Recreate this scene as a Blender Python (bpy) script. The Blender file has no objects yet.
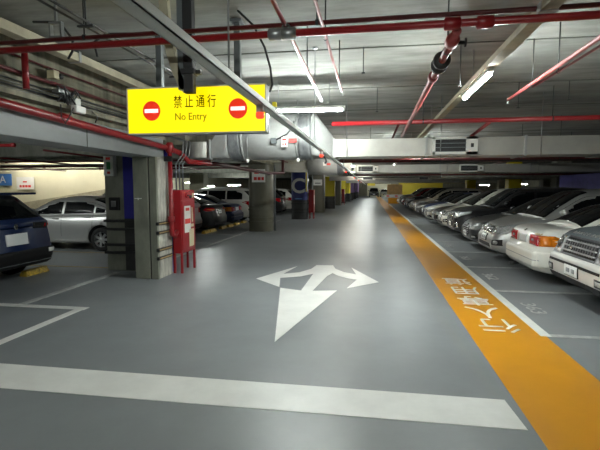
import bpy, bmesh, math, random
from mathutils import Vector, Matrix
from mathutils.bvhtree import BVHTree
random.seed(7)
S = bpy.context.scene
COL = S.collection
PI = math.pi

# ------------------------------------------------------------------ materials
def mat(name, col, rough=.6, metal=0., var=.0, scale=4., bump=0., emit=0., coat=0., stretch=(1, 1, 1), col2=None, spec=.5):
    m = bpy.data.materials.new(name); m.use_nodes = True
    nt = m.node_tree; N = nt.nodes; Lk = nt.links
    b = N['Principled BSDF']
    b.inputs['Base Color'].default_value = (*col, 1)
    b.inputs['Roughness'].default_value = rough
    b.inputs['Metallic'].default_value = metal
    b.inputs['Coat Weight'].default_value = coat
    b.inputs['Coat Roughness'].default_value = .06
    b.inputs['Specular IOR Level'].default_value = spec
    if emit:
        b.inputs['Emission Color'].default_value = (*col, 1)
        b.inputs['Emission Strength'].default_value = emit
    if var or bump:
        tc = N.new('ShaderNodeTexCoord'); mp = N.new('ShaderNodeMapping'); mp.inputs['Scale'].default_value = stretch
        Lk.new(tc.outputs['Object'], mp.inputs['Vector'])
        nz = N.new('ShaderNodeTexNoise'); nz.inputs['Scale'].default_value = scale; nz.inputs['Detail'].default_value = 6
        nz.inputs['Roughness'].default_value = .65
        Lk.new(mp.outputs['Vector'], nz.inputs['Vector'])
        if var:
            r = N.new('ShaderNodeValToRGB')
            c2 = col2 if col2 else tuple(c * (1 - var) for c in col)
            r.color_ramp.elements[0].position = .32; r.color_ramp.elements[0].color = (*c2, 1)
            r.color_ramp.elements[1].position = .66; r.color_ramp.elements[1].color = (*[min(1, c * (1 + var * .3)) for c in col], 1)
            Lk.new(nz.outputs['Fac'], r.inputs['Fac']); Lk.new(r.outputs['Color'], b.inputs['Base Color'])
        if bump:
            bp = N.new('ShaderNodeBump'); bp.inputs['Strength'].default_value = bump; bp.inputs['Distance'].default_value = .02
            Lk.new(nz.outputs['Fac'], bp.inputs['Height']); Lk.new(bp.outputs['Normal'], b.inputs['Normal'])
    return m

M = {}
def D(k, *a, **kw): M[k] = mat(k, *a, **kw)
D('floor_paint', (.22, .235, .245), .40, var=.14, scale=.9, bump=.05, spec=.45)
D('white_paint', (.78, .78, .75), .38, var=.10, scale=2.5)
D('worn_white', (.50, .51, .50), .45, var=.35, scale=9)
D('orange_paint', (.66, .285, .006), .36, var=.08, scale=1.5)
D('yellow_line', (.42, .30, .12), .5, var=.4, scale=9)
D('ceiling', (.31, .315, .29), .85, var=.45, scale=1.3, bump=.35, stretch=(.6, 2.2, 1))
D('joint', (.10, .105, .09), .9)
D('concrete', (.27, .27, .225), .8, var=.38, scale=3, bump=.2, stretch=(1, 1, .35))
D('beam_concrete', (.25, .235, .17), .85, var=.5, scale=2.2, bump=.2, stretch=(3, 3, .25))
D('column_grey', (.225, .23, .185), .7, var=.3, scale=4, bump=.1, stretch=(1, 1, .4))
D('worn_wall', (.52, .50, .44), .75, var=.55, scale=3.5, bump=.15, stretch=(2, 2, .5))
D('beam_paint', (.27, .285, .285), .5, var=.10, scale=2)
D('cream', (.72, .68, .50), .8, var=.06, scale=1)
D('beige', (.42, .38, .27), .7, var=.25, scale=4)
D('blue', (.030, .028, .30), .45, var=.15, scale=4)
D('navy', (.022, .030, .16), .5, var=.2, scale=4)
D('violet', (.05, .04, .20), .6, var=.3, scale=4)
D('purple', (.18, .10, .24), .6, var=.2, scale=4)
D('olive', (.125, .12, .085), .45, var=.25, scale=3, stretch=(1, 1, .2))
D('yellow', (.78, .62, .015), .5, var=.08, scale=3)
D('tan', (.75, .45, .18), .6, var=.3, scale=2)
D('wall_yellow', (.60, .46, .02), .6, var=.1, scale=1)
D('rubber', (.018, .018, .018), .55)
D('charcoal', (.035, .035, .035), .6, var=.3, scale=6)
D('red', (.27, .010, .013), .35, var=.2, scale=5)
D('red_dark', (.10, .010, .011), .45, var=.3, scale=5)
D('pink_pipe', (.30, .05, .05), .5, var=.25, scale=5)
D('cabinet_red', (.30, .009, .014), .3, var=.08, scale=3)
D('galv', (.33, .335, .325), .62, metal=.12, var=.18, scale=2.5, bump=.04)
D('duct', (.38, .37, .335), .45, metal=.35, var=.15, scale=2.0, bump=.03)
D('foil', (.35, .36, .37), .35, metal=.7, var=.3, scale=6, bump=.5, stretch=(3, 1, 1))
D('tray', (.66, .70, .66), .45, metal=.1, var=.1, scale=3)
D('grey_post', (.11, .125, .13), .45)
D('black', (.012, .012, .013), .5)
D('cable', (.02, .022, .024), .5)
D('steel', (.32, .33, .33), .35, metal=.8)
D('housing', (.62, .62, .58), .45)
D('tube', (.93, 1., .96), .4, emit=60.)
D('far_tube', (1., .96, .85), .4, emit=20.)
D('wall_tube', (1., .96, .85), .4, emit=28.)
D('sign_yellow', (1., .80, .0), .5, emit=.125)
D('sign_red', (.86, .035, .012), .35, emit=.09)
D('sign_white', (.95, .95, .95), .35, emit=.125)
D('sign_ink', (.03, .035, .0), .7, spec=.1)
D('sign_ink_soft', (.34, .31, .01), .7, spec=.1)
D('beacon', (1., .05, .02), .3, emit=.2)
D('beacon_clear', (.7, .65, .62), .2)
D('label', (.75, .74, .70), .5)
D('label_red', (.65, .04, .03), .5)
D('label_cream', (.62, .55, .36), .5)
D('green', (.05, .25, .08), .4)
D('sign_blue', (.06, .20, .55), .4, var=.1)
D('brass', (.5, .36, .16), .4, metal=.4)
D('stop_yellow', (.55, .36, .03), .55, var=.7, scale=14, col2=(.06, .05, .03))
D('glass', (.004, .005, .006), .05, spec=.28)
D('tyre', (.014, .014, .014), .75)
D('alloy', (.50, .51, .52), .3, metal=.75)
D('alloy_dark', (.10, .10, .11), .35, metal=.7)
D('trim', (.012, .012, .013), .55, spec=.3)
D('chrome', (.72, .73, .74), .12, metal=1.)
D('lens', (.58, .60, .60), .12, metal=.35, var=.45, scale=22, coat=.6)
D('tail_red', (.42, .006, .012), .18, coat=.5)
D('tail_orange', (.72, .20, .01), .2, coat=.5)
D('plate', (.72, .73, .73), .4)
D('plate_ink', (.25, .26, .27), .5)
def paint(k, c, rough=.35, metal=.5): D(k, c, rough, metal=metal, coat=.7)
paint('p_silver', (.45, .45, .44)); paint('p_bright', (.60, .60, .58), metal=.3); paint('p_steelblue', (.20, .235, .26), metal=.5)
paint('p_white', (.74, .73, .67), metal=0.); paint('p_pearl', (.66, .64, .56), metal=.1)
paint('p_dark', (.07, .072, .075)); paint('p_black', (.012, .012, .014), metal=.2); D('p_navy', (.003, .014, .060), .42, coat=.12, spec=.3)
paint('p_beige', (.42, .39, .32)); paint('p_red', (.20, .012, .016), metal=.3); paint('p_grey', (.20, .205, .21))

# ------------------------------------------------------------------ mesh builder
class MB:
    def __init__(s): s.v = []; s.f = []; s.m = []; s.sm = []; s.mats = []; s.cur = 0; s.xf = None
    def use(s, k):
        if k not in s.mats: s.mats.append(k)
        s.cur = s.mats.index(k); return s
    def add(s, vs, fs, smooth=False):
        o = len(s.v)
        if s.xf: vs = [s.xf @ Vector(v) for v in vs]
        s.v += [tuple(v) for v in vs]
        for f in fs: s.f.append(tuple(o + i for i in f)); s.m.append(s.cur); s.sm.append(smooth)
        return s
    def box(s, x0, x1, y0, y1, z0, z1, b=0.):
        if x0 > x1: x0, x1 = x1, x0
        if y0 > y1: y0, y1 = y1, y0
        if z0 > z1: z0, z1 = z1, z0
        if b <= 0:
            vs = [(x, y, z) for z in (z0, z1) for x, y in ((x0, y0), (x1, y0), (x1, y1), (x0, y1))]
            return s.add(vs, [(3, 2, 1, 0), (4, 5, 6, 7), (0, 1, 5, 4), (1, 2, 6, 5), (2, 3, 7, 6), (3, 0, 4, 7)])
        bm = bmesh.new(); bmesh.ops.create_cube(bm, size=1)
        for v in bm.verts: v.co = Vector(((x0 + x1) / 2 + v.co.x * (x1 - x0), (y0 + y1) / 2 + v.co.y * (y1 - y0), (z0 + z1) / 2 + v.co.z * (z1 - z0)))
        bmesh.ops.bevel(bm, geom=bm.edges[:], offset=b, segments=2, affect='EDGES', profile=.5)
        bm.verts.index_update()
        s.add([v.co.copy() for v in bm.verts], [[v.index for v in f.verts] for f in bm.faces]); bm.free(); return s
    def tube(s, pts, r, n=8, cap=True):
        pts = [Vector(p) for p in pts]; rings = []; up = None
        rr = r if isinstance(r, (list, tuple)) else [r] * len(pts)
        for i, p in enumerate(pts):
            d = (pts[min(i + 1, len(pts) - 1)] - pts[max(i - 1, 0)]).normalized()
            if up is None: up = d.orthogonal().normalized()
            up = (up - d * up.dot(d)).normalized(); w = d.cross(up)
            k = 1.
            if 0 < i < len(pts) - 1:
                a = (pts[i] - pts[i - 1]).normalized().dot((pts[i + 1] - pts[i]).normalized()); k = 1 / max(.6, math.sqrt((1 + a) / 2))
            rings.append([p + (up * math.cos(2 * PI * j / n) + w * math.sin(2 * PI * j / n)) * rr[i] * (k if k < 1.3 else 1.2) for j in range(n)])
        vs = [v for q in rings for v in q]
        fs = [(i * n + j, i * n + (j + 1) % n, (i + 1) * n + (j + 1) % n, (i + 1) * n + j) for i in range(len(pts) - 1) for j in range(n)]
        s.add(vs, fs, True)
        if cap:
            o = len(s.v) - len(vs)
            s.f.append(tuple(o + j for j in range(n - 1, -1, -1))); s.m.append(s.cur); s.sm.append(False)
            s.f.append(tuple(o + (len(pts) - 1) * n + j for j in range(n))); s.m.append(s.cur); s.sm.append(False)
        return s
    def lathe(s, prof, n=24, axis='z', at=(0, 0, 0)):
        # prof: (r, h) list, rotated round axis
        vs = []; at = Vector(at)
        for r, h in prof:
            for j in range(n):
                a = 2 * PI * j / n; c, q = r * math.cos(a), r * math.sin(a)
                vs.append(at + Vector({'z': (c, q, h), 'y': (c, h, q), 'x': (h, c, q)}[axis]))
        fs = [(i * n + j, i * n + (j + 1) % n, (i + 1) * n + (j + 1) % n, (i + 1) * n + j) for i in range(len(prof) - 1) for j in range(n)]
        s.add(vs, fs, True)
        return s
    def prism(s, poly, z0, z1):
        # poly of (x, y), extruded in z, any simple polygon
        n = len(poly)
        vs = [(x, y, z0) for x, y in poly] + [(x, y, z1) for x, y in poly]
        s.add(vs, [tuple(range(n - 1, -1, -1)), tuple(range(n, 2 * n))] + [(i, (i + 1) % n, n + (i + 1) % n, n + i) for i in range(n)])
        return s
    def mesh(s, name):
        me = bpy.data.meshes.new(name); me.from_pydata(s.v, [], s.f)
        for k in s.mats or ['concrete']: me.materials.append(M[k])
        me.polygons.foreach_set('material_index', s.m); me.polygons.foreach_set('use_smooth', s.sm); me.update()
        bm = bmesh.new(); bm.from_mesh(me); bmesh.ops.recalc_face_normals(bm, faces=bm.faces); bm.to_mesh(me); bm.free()
        return me
    def build(s, name, m=None, parent=None):
        if m: s.mats = [m] if len(s.mats) <= 1 else s.mats
        o = bpy.data.objects.new(name, s.mesh(name)); COL.objects.link(o)
        if parent:
            o.parent = parent
        return o

def mb(m): return MB().use(m)
def tag(o, label=None, cat=None, group=None, kind=None):
    if label: o['label'] = label
    if cat: o['category'] = cat
    if group: o['group'] = group
    if kind: o['kind'] = kind
    return o
def empty(name, loc=(0, 0, 0), rz=0, label=None, cat=None, group=None):
    o = bpy.data.objects.new(name, None); COL.objects.link(o); o.location = loc; o.rotation_euler = (0, 0, rz); o.empty_display_size = .1
    return tag(o, label, cat, group)
def kids(o): return [c for c in bpy.data.objects if c.parent == o]
def copy_tree(o, parent=None):
    c = o.copy(); COL.objects.link(c); c.parent = parent
    for ch in kids(o): copy_tree(ch, c)
    return c
def struct(o): o['kind'] = 'structure'; return o
FLAT = []
def text_mesh(name, body, size, m, ext=.002, parent=None, align='CENTER', bold=0.):
    cu = bpy.data.curves.new(name, 'FONT'); cu.body = body; cu.size = size; cu.extrude = ext; cu.align_x = align; cu.align_y = 'CENTER'
    cu.resolution_u = 4; cu.offset = bold
    t = bpy.data.objects.new(name, cu); COL.objects.link(t)
    bpy.context.view_layer.update()
    dg = bpy.context.evaluated_depsgraph_get()
    me = bpy.data.meshes.new_from_object(t.evaluated_get(dg)); COL.objects.unlink(t); bpy.data.objects.remove(t)
    me.materials.clear(); me.materials.append(M[m])
    o = bpy.data.objects.new(name, me); COL.objects.link(o)
    if parent: o.parent = parent
    return o
def orient(o, loc, right, up, sx=1., sy=1.):
    r = Vector(right); u = Vector(up); n = r.cross(u)
    mt = Matrix((r * sx, u * sy, n)).transposed().to_4x4(); mt.translation = Vector(loc)
    o.matrix_local = mt
    return o

# ------------------------------------------------------------------ setting
HC = 3.4
fl = struct(mb('floor_paint').box(-24, 24, -4, 96, -.2, 0).build('floor'))
ce = struct(mb('ceiling').box(-24, 24, -4, 96, HC, HC + .25).build('ceiling'))
y = -3.0; k = 0
while y < 24:
    if k % 1 == 0:
        mb('joint').box(-3.8, 9, y - .012, y + .012, HC - .008, HC + .005).build('formwork_joint', parent=ce)
    y += 2.13; k += 1
struct(mb('cream').box(-24, -23.8, -4, 96, 0, HC).build('wall_left'))
we = struct(mb('beam_concrete').box(-24, 24, 95, 95.2, 0, HC).build('wall_end'))
mb('wall_yellow').box(6, 15, 94.98, 95, 0, HC).build('yellow_panel', parent=we)
mb('cream').box(-.6, 4.4, 94.98, 95, 0, 2.6).build('cream_panel', parent=we)
struct(mb('beam_concrete').box(23.8, 24, -4, 96, 0, HC).build('wall_right'))
struct(mb('beam_concrete').box(-24, 24, -4.2, -4, 0, HC).build('wall_back'))
# cream wall across the left bay, with the ramp side rising along its foot
wr = struct(mb('cream').box(-23.8, -13.2, 24.0, 24.25, 0, HC).build('wall_ramp'))
mb('beige').add([(-23.5, 23.9, 0), (-15.6, 23.9, 0), (-15.6, 23.9, 1.62), (-23.5, 23.9, .45), (-23.5, 24., 0), (-15.6, 24., 0), (-15.6, 24., 1.62), (-23.5, 24., .45)],
    [(0, 1, 2, 3), (7, 6, 5, 4), (0, 3, 7, 4), (1, 5, 6, 2), (3, 2, 6, 7), (0, 4, 5, 1)]).build('ramp_panel', parent=wr)
struct(mb('violet').box(9.0, 9.2, 14.5, 22.8, 0, 2.3).build('wall_side'))

# left longitudinal beam: painted lower strip and streaked concrete above
lb = struct(mb('beam_concrete').box(-4.45, -3.95, -4, 8.1, 2.62, HC).build('trim_1'))
mb('beam_paint').box(-4.45, -3.90, -4, 7.9, 2.27, 2.62, .01).build('painted_strip', parent=lb)
mb('joint').box(-3.902, -3.896, 5.6, 5.615, 2.27, 2.6).build('strip_joint', parent=lb)
mb('beam_concrete').box(-3.95, -3.80, -4, 8.1, 2.70, 2.76).build('ledge', parent=lb)
lb2 = struct(mb('beam_concrete').box(-4.6, -3.9, 8.9, 92, 2.62, HC).build('trim_2'))
for i, yy in enumerate((14.2, 28, 42)):
    struct(mb('concrete').box(-23.8, -4.6, yy, yy + .6, 2.72, HC).build('trim_%d' % (3 + i)))

# floor markings (paint moves with the floor: parts)
def fp(name, poly, m='white_paint', z=.004, label=None):
    o = mb(m).prism(poly, -.01, z).build(name, parent=fl)
    if label: o['label'] = label
    return o
def rect(x0, x1, y0, y1): return [(x0, y0), (x1, y0), (x1, y1), (x0, y1)]
fp('stop_line', [(-9, 3.12), (1.12, 3.15), (1.09, 3.59), (-9, 3.60)], label='broad white stop line across the aisle')
fp('pedestrian_stripe', rect(1.17, 2.02, -3.9, 94), 'orange_paint', .003, 'orange pedestrian lane stripe')
fp('edge_line', rect(1.96, 2.08, 5.26, 47), label='white line along the orange stripe')
for i in range(20):
    yy = 5.3 + 2.25 * i
    fp('parking_line', rect(2.08, 8.2, yy - .045, yy + .045), 'worn_white', .005)
fp('parking_line', rect(-9.5, -3.93, 5.42, 5.55), 'white_paint', .004)
fp('parking_line', rect(-4.07, -3.95, -.5, 5.42), 'white_paint', .005)
fp('parking_line', rect(-5.08, -4.95, 5.55, 8.0), 'worn_white', .005)
for yy in (8.45, 10.4, 12.8, 15.2, 17.6, 20., 22.4):
    fp('parking_line', rect(-11.2, -4.6, yy - .04, yy + .04), 'yellow_line' if yy < 11 else 'worn_white', .004)
fp('parking_line', rect(-4.75, -4.65, 9.3, 23), 'worn_white', .006)
# arrow: tip towards the viewer, two curved side arms
fp('painted_arrow', [(-1.02, 4.6), (-.52, 7.14), (-.92, 7.05), (-.80, 8.3), (-.72, 8.62), (-.58, 8.35), (-.38, 8.14), (-.22, 8.05), (-.37, 7.32), (.18, 7.9), (-.37, 9.28), (-.25, 8.55), (-.5, 8.75), (-.7, 9.1), (-.78, 9.5),
    (-1.14, 9.46), (-1.2, 9.0), (-1.38, 8.6), (-1.68, 8.38), (-1.54, 9.26), (-2.09, 7.86), (-1.52, 7.25), (-1.66, 8.0), (-1.3, 8.2), (-1.09, 8.5), (-1.11, 7.04), (-1.49, 7.18)], label='white three-way arrow painted in the aisle')
# writing on the orange stripe: read when walking towards the camera, so it stands on its head here
for ch, yy in (('行', 5.64), ('人', 6.22), ('專', 6.84), ('用', 7.5), ('道', 8.22)):
    o = text_mesh('painted_lettering', ch, .50, 'white_paint', .002, fl)
    orient(o, (1.58, yy, .006), (-1, 0, 0), (0, -1, 0), 1.0, 1.15)
for s_, yy in (('363', 6.5), ('362', 8.75), ('361', 11.0), ('360', 13.2)):
    o = text_mesh('bay_number', s_, .32, 'worn_white', .002, fl)
    orient(o, (2.3, yy, .005), (0, -1, 0), (1, 0, 0), 1.25, .9)

# ------------------------------------------------------------------ left column by the cabinet
c = empty('concrete_column', (-4.2, 7.8, 0), label='large grey concrete column with blue band beside the red hose cabinet', cat='column')
def W(o, p):   # keep world-built geometry under an Empty at p
    o.location = (-p[0], -p[1], -p[2]); return o
cp = (-4.2, 7.8, 0)
W(mb('column_grey').box(-4.33, -4.03, 7.5, 8.1, 0, 2.27, .015).build('shaft', parent=c), cp)
W(mb('column_grey').box(-4.0, -3.87, 7.5, 7.56, 0, 2.27).use('worn_wall').box(-4.0, -3.86, 7.56, 8.08, 0, 2.27, .01).build('worn_face', parent=c), cp)
W(mb('black').box(-4.03, -3.985, 7.52, 8.0, 0, 2.27).build('expansion_joint', parent=c), cp)
W(mb('column_grey').box(-5.35, -4.30, 8.2, 8.7, 0, 2.62, .01).build('side_pier', parent=c), cp)
W(mb('blue').box(-4.93, -4.31, 8.185, 8.2, 1.08, 2.6).build('blue_band', parent=c), cp)
W(mb('charcoal').box(-4.93, -4.31, 8.185, 8.2, .02, 1.08).build('dark_band', parent=c), cp)
W(mb('blue').box(-4.3, -3.93, 8.1, 8.32, 0, 2.45).build('blue_face', parent=c), cp)
for zz in (.39, .55, .87, 1.04):
    W(mb('rubber').box(-3.885, -3.83, 7.47, 8.03, zz - .03, zz + .03, .01).use('brass').box(-3.83, -3.822, 7.5, 8.0, zz - .012, zz + .012).build('bumper_strip', parent=c), cp)
    W(mb('rubber').box(-5.37, -4.31, 8.13, 8.185, zz - .035, zz + .02, .01).build('bumper_strip', parent=c), cp)
W(mb('label').box(-4.235, -4.22, 7.49, 7.5, 1.48, 1.52).box(-4.3, -4.16, 7.494, 7.5, 1.5, 1.515).build('chalk_mark', parent=c), cp)
a = empty('alarm_box', (-5.16, 8.12, 1.94), label='white wall box with red and green panel at the column top', cat='box')
mb('label').box(-.12, .09, -.05, .08, 0, .40, .01).build('case', parent=a)
mb('label_red').box(-.06, .03, -.06, -.05, .32, .37).build('red_panel', parent=a)
mb('green').box(-.05, .03, -.06, -.05, .13, .28).build('green_panel', parent=a)
mb('label_red').box(-.04, .02, -.06, -.05, .04, .09).build('red_button', parent=a)
a = empty('wall_socket', (-5.12, 8.14, 1.27), label='dark framed socket box on grey pier above bumper strips', cat='socket')
mb('black').box(-.12, .10, -.0, .06, -.02, .24, .01).build('frame', parent=a)
mb('steel').box(-.06, .04, -.02, 0, .05, .17, .005).build('cover_plate', parent=a)

# red hose cabinet on legs
h = empty('hose_cabinet', (-3.76, 8.44, 0), label='red fire hose cabinet on four legs beside the grey column', cat='cabinet')
mb('cabinet_red').box(-.09, .09, -.34, .34, .40, 1.66, .012).build('body', parent=h)
d = mb('cabinet_red').box(.09, .105, -.31, .31, .46, 1.44, .004).build('door', parent=h)
mb('cabinet_red').box(.09, .10, -.31, .31, 1.46, 1.63, .004).build('top_panel', parent=h)
for sx in (-.075, .075):
    for sy in (-.31, .31): mb('cabinet_red').box(sx - .02, sx + .02, sy - .02, sy + .02, 0, .41).build('leg', parent=h)
mb('label').box(.106, .109, -.22, .08, .80, 1.34).use('label_red').box(.109, .111, -.2, .06, .98, 1.08).box(.109, .111, -.16, .02, 1.24, 1.30).build('notice', parent=d)
mb('label_cream').box(.106, .109, .0, .24, .50, .86).build('instruction_sheet', parent=d)
mb('label_cream').box(.106, .109, .14, .2, 1.0, 1.30).box(.106, .109, .1, .24, .9, .96).build('label_strip', parent=d)
mb('red').lathe([(0, .03), (.045, .03), (.05, .02), (.05, 0)], 16, 'x', (.10, -.1, 1.55)).use('black').lathe([(0, .05), (.02, .05), (.02, .03)], 10, 'x', (.10, -.1, 1.55)).build('alarm_button', parent=h)
mb('rubber').lathe([(0, .03), (.03, .03), (.035, 0)], 14, 'x', (.10, .08, 1.52)).build('bell', parent=h)
mb('label_cream').box(.1, .104, .2, .27, 1.5, 1.6).build('indicator_lamp', parent=h)
for i, xx in enumerate((-3.80, -3.765, -3.73)):
    o = mb('steel').tube([(xx, 8.2 + .08 * i, 1.66), (xx, 8.2 + .08 * i, 2.18), (xx + .12, 8.25 + .08 * i, 2.36), (xx + .14, 8.27 + .08 * i, 2.62), (xx - .15, 8.27 + .08 * i, 2.72)], .014, 8).build('conduit')
    tag(o, 'bent steel conduit rising from the top of the red hose cabinet', 'conduit', 'conduits above the hose cabinet')
# riser and horizontal fire main on the left
p = empty('fire_riser', (-3.88, 7.75, 0), label='red vertical riser pipe between worn column face and hose cabinet', cat='pipe')
pp = (-3.88, 7.75, 0)
W(mb('red').tube([(-3.76, 8.11, .85), (-3.76, 8.0, .76), (-3.77, 7.9, .80), (-3.77, 7.88, .95), (-3.77, 7.88, 2.44)], .042, 12).build('pipe', parent=p), pp)
W(mb('red').lathe([(.05, -.06), (.066, -.05), (.066, .05), (.05, .06)], 14, 'z', (-3.77, 7.88, 1.1)).build('coupling', parent=p), pp)
W(mb('red').lathe([(.05, -.1), (.075, -.06), (.075, .06), (.05, .1)], 14, 'z', (-3.77, 7.88, 2.46)).build('coupling', parent=p), pp)
W(mb('black').box(-3.86, -3.70, 7.81, 7.84, 2.20, 2.30).build('pipe_clamp', parent=p), pp)
p = empty('fire_main', (-3.78, 2, 2.5), label='thick red pipe running along the painted beam on the left', cat='pipe')
pp = (-3.78, 2, 2.5)
W(mb('red').tube([(-3.76, -3.9, 2.62), (-3.78, 3.5, 2.60), (-3.82, 7.84, 2.46), (-3.76, 8.30, 2.40), (-3.62, 8.42, 2.23), (-3.35, 8.9, 2.22)], .05, 12).build('pipe', parent=p), pp)
W(mb('red').tube([(-3.83, 5.0, 2.58), (-3.83, 5.14, 2.58)], .062, 12).build('coupling', parent=p), pp)
for yy in (3.2, 5.6): W(mb('black').tube([(-3.76, yy, 2.6), (-3.72, yy, 2.67), (-3.80, yy, 2.75)], .008, 6).build('pipe_clip', parent=p), pp)
o = mb('red_dark').tube([(-3.35, 8.9, 2.22), (-3.3, 9.5, 2.22), (-3.4, 11, 2.22), (-2.9, 12.4, 2.12), (-2.6, 13, 2.16), (-2.6, 13, 2.9)], .045, 10).build('branch_main')
tag(o, 'dark red pipe passing behind and under the large duct', 'pipe')

# ------------------------------------------------------------------ yellow overhead sign
sg = empty('overhead_sign', (-1.79, 4.35, 2.28), label='yellow backlit No Entry sign hanging above the aisle', cat='sign')
mb('steel').box(-.785, .785, .0, .14, -.02, .465, .008).use('housing').box(-.79, .79, -.012, .0, .455, .47).box(-.79, .79, -.012, 0, -.022, -.006).box(-.79, -.776, -.012, 0, -.022, .47).box(.776, .79, -.012, 0, -.022, .47).build('case', parent=sg)
mb('sign_yellow').box(-.776, .776, -.006, .0, -.006, .455).build('yellow_face', parent=sg)
for sx in (-.50, .48):
    o = mb('sign_red').lathe([(0, -.003), (.102, -.003), (.102, 0)], 40, 'y', (sx, -.006, .225)).build('no_entry_disc', parent=sg)
    mb('sign_white').box(sx - .078, sx + .078, -.0125, -.009, .206, .244).build('white_bar', parent=o)
o = text_mesh('lettering', '禁 止 通 行', .125, 'sign_ink', .002, sg); orient(o, (.0, -.009, .30), (1, 0, 0), (0, 0, 1), .80, 1.1)
o = text_mesh('lettering', 'No Entry', .105, 'sign_ink_soft', .002, sg); orient(o, (-.05, -.009, .155), (1, 0, 0), (0, 0, 1), .92, 1.)
for sx in (-.43, .46):
    mb('grey_post').box(sx - .032, sx + .032, .04, .10, .46, 1.09).use('grey_post').box(sx - .06, sx + .06, .0, .14, 1.095, 1.12).build('support_post', parent=sg)
sg.scale = (.955, 1, .99)
# bracket post in front of it
bk = empty('hanger_bracket', (-1.63, 3.85, 2.56), label='black square post with collar hanging in front of yellow sign', cat='bracket')
mb('black').box(-.045, .045, -.04, .04, 0.0, .84, .006).build('post', parent=bk)
mb('black').box(-.065, .065, -.06, .06, .16, .21, .006).box(.06, .11, -.02, .02, .165, .2).build('collar', parent=bk)
mb('beige').add([(x + dx, yy, z) for yy in (-.03, .03) for (x, z) in ((-.27, .84), (-.255, .62), (-.21, .36), (-.15, .17), (-.09, .05), (-.05, .0)) for dx in (0, .08)],
    [(2 * i, 2 * i + 1, 2 * i + 3, 2 * i + 2) for i in range(5)] + [(12 + 2 * i, 14 + 2 * i, 15 + 2 * i, 13 + 2 * i) for i in range(5)] + [(2 * i, 2 * i + 2, 14 + 2 * i, 12 + 2 * i) for i in range(5)] + [(2 * i + 1, 13 + 2 * i, 15 + 2 * i, 2 * i + 3) for i in range(5)] + [(0, 12, 13, 1), (10, 11, 23, 22)]).build('curved_strap', parent=bk)
mb('grey_post').box(-.10, -.045, -.03, .03, .03, .84).build('backing_strip', parent=bk)
o = mb('cable').tube([(-1.28, 4.2, 3.4), (-1.12, 4.2, 3.25), (-1.02, 4.22, 3.05), (-.97, 4.25, 2.86), (-.965, 4.3, 2.72), (-1.0, 4.36, 2.66)], .011, 8).build('flexible_conduit')
tag(o, 'dark flexible conduit curving down to the right end of the sign', 'cable')

# ------------------------------------------------------------------ cable tray with red beacons
t = empty('cable_tray', (-.70, 20, 2.2), label='long grey metal cable channel running down the aisle overhead', cat='cable tray')
tp = (-.70, 20, 2.2)
W(mb('tray').box(-.708, -.652, -3.5, 70, 2.212, 2.218).box(-.708, -.704, -3.5, 70, 2.212, 2.250).box(-.656, -.652, -3.5, 70, 2.212, 2.250).box(-.704, -.656, -3.5, 70, 2.244, 2.250).build('channel', parent=t), tp)
for yy in (2.08, 5.4, 11.5, 16, 20.5, 25, 30, 38.5):
    W(mb('steel').tube([(-.68, yy, 2.245), (-.68, yy, 3.395)], .005, 6).lathe([(0, 3.39), (.035, 3.39), (.035, 3.38), (0, 3.38)], 12, 'z', (-.68, yy, 0)).build('hanger_rod', parent=t), tp)
wh = ['nearest the camera, over the yellow sign', 'in front of the silver duct fan', 'just beyond the first cross duct', 'beyond the second cross duct', 'second farthest along the channel', 'farthest along the channel']
bproto = None
for i, yy in enumerate((2.68, 6.15, 12.5, 19.5, 26.6, 33.6)):
    if i == 0:
        b = empty('beacon_light', (-.68, yy, 2.212), cat='beacon', group='red beacons under the cable channel')
        mb('beacon_clear').lathe([(0, -.0), (.024, 0), (.024, -.045), (0, -.045)], 16).build('base', parent=b)
        mb('beacon').lathe([(0, -.045), (.027, -.047), (.027, -.072), (.02, -.082), (0, -.084)], 16).build('red_lens', parent=b)
        bproto = b
    else:
        b = copy_tree(bproto); b.location = (-.68, yy, 2.212)
        if i >= 1:
            q = mb('cable').tube([(.03, 0, -.06), (.06, 0, -.10), (.07, 0, -.14), (.05, 0, -.17)], .014, 6).build('cable_tail', parent=b)
    b['label'] = 'red beacon light under cable channel, ' + wh[i]

# ------------------------------------------------------------------ tube lamps
def lamp_body(root, L=1.2, m='tube', rods=.4):
    mb('housing').box(-L / 2 - .05, L / 2 + .05, -.035, .035, .0, .045, .006).build('housing', parent=root)
    mb(m).tube([(-L / 2, 0, -.022), (L / 2, 0, -.022)], .021, 10).build('tube', parent=root)
    for sx in (-L / 2 - .02, L / 2 + .02): mb('housing').box(sx - .02, sx + .02, -.02, .02, -.045, 0).build('lamp_holder', parent=root)
    if rods:
        for sx in (-L / 3, L / 3): mb('steel').tube([(sx, 0, .04), (sx, 0, rods)], .005, 6).build('hanger_rod', parent=root)
    return root
def relamp(o, m):
    for q in kids(o):
        if q.name.startswith('tube'): q.material_slots[0].link = 'OBJECT'; q.material_slots[0].material = M[m]
G = 'tube lamps across the aisle'
l0 = lamp_body(empty('tube_lamp', (-1.06, 7, 2.95), .02, 'bright fluorescent tube lamp hanging above the silver duct fan', 'lamp', G), 1.22, 'tube', .45)
mb('yellow').box(-.5, -.44, -.05, .05, .045, .12).build('yellow_tag', parent=l0)
for x_, yy, lab in ((-.55, 43.6, 'farthest bright tube lamp over the aisle but two'), (-.35, 56, 'small glowing tube lamp near far end of aisle, below the brightest'), (-.2, 75, 'tiny glowing tube lamp nearest the far end wall'),
                (-1.06, 16, 'tube lamp hanging hidden behind the first cross duct'), (-1.0, 25, 'tube lamp hanging between second and third cross duct'), (-.8, 34.3, 'tube lamp just before the third cross duct'),
                (-1.06, -2, 'tube lamp behind the camera')):
    o = copy_tree(l0); o.location = (x_, yy, 2.95); o['label'] = lab
    if 10 < yy < 40: relamp(o, 'far_tube')
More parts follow.
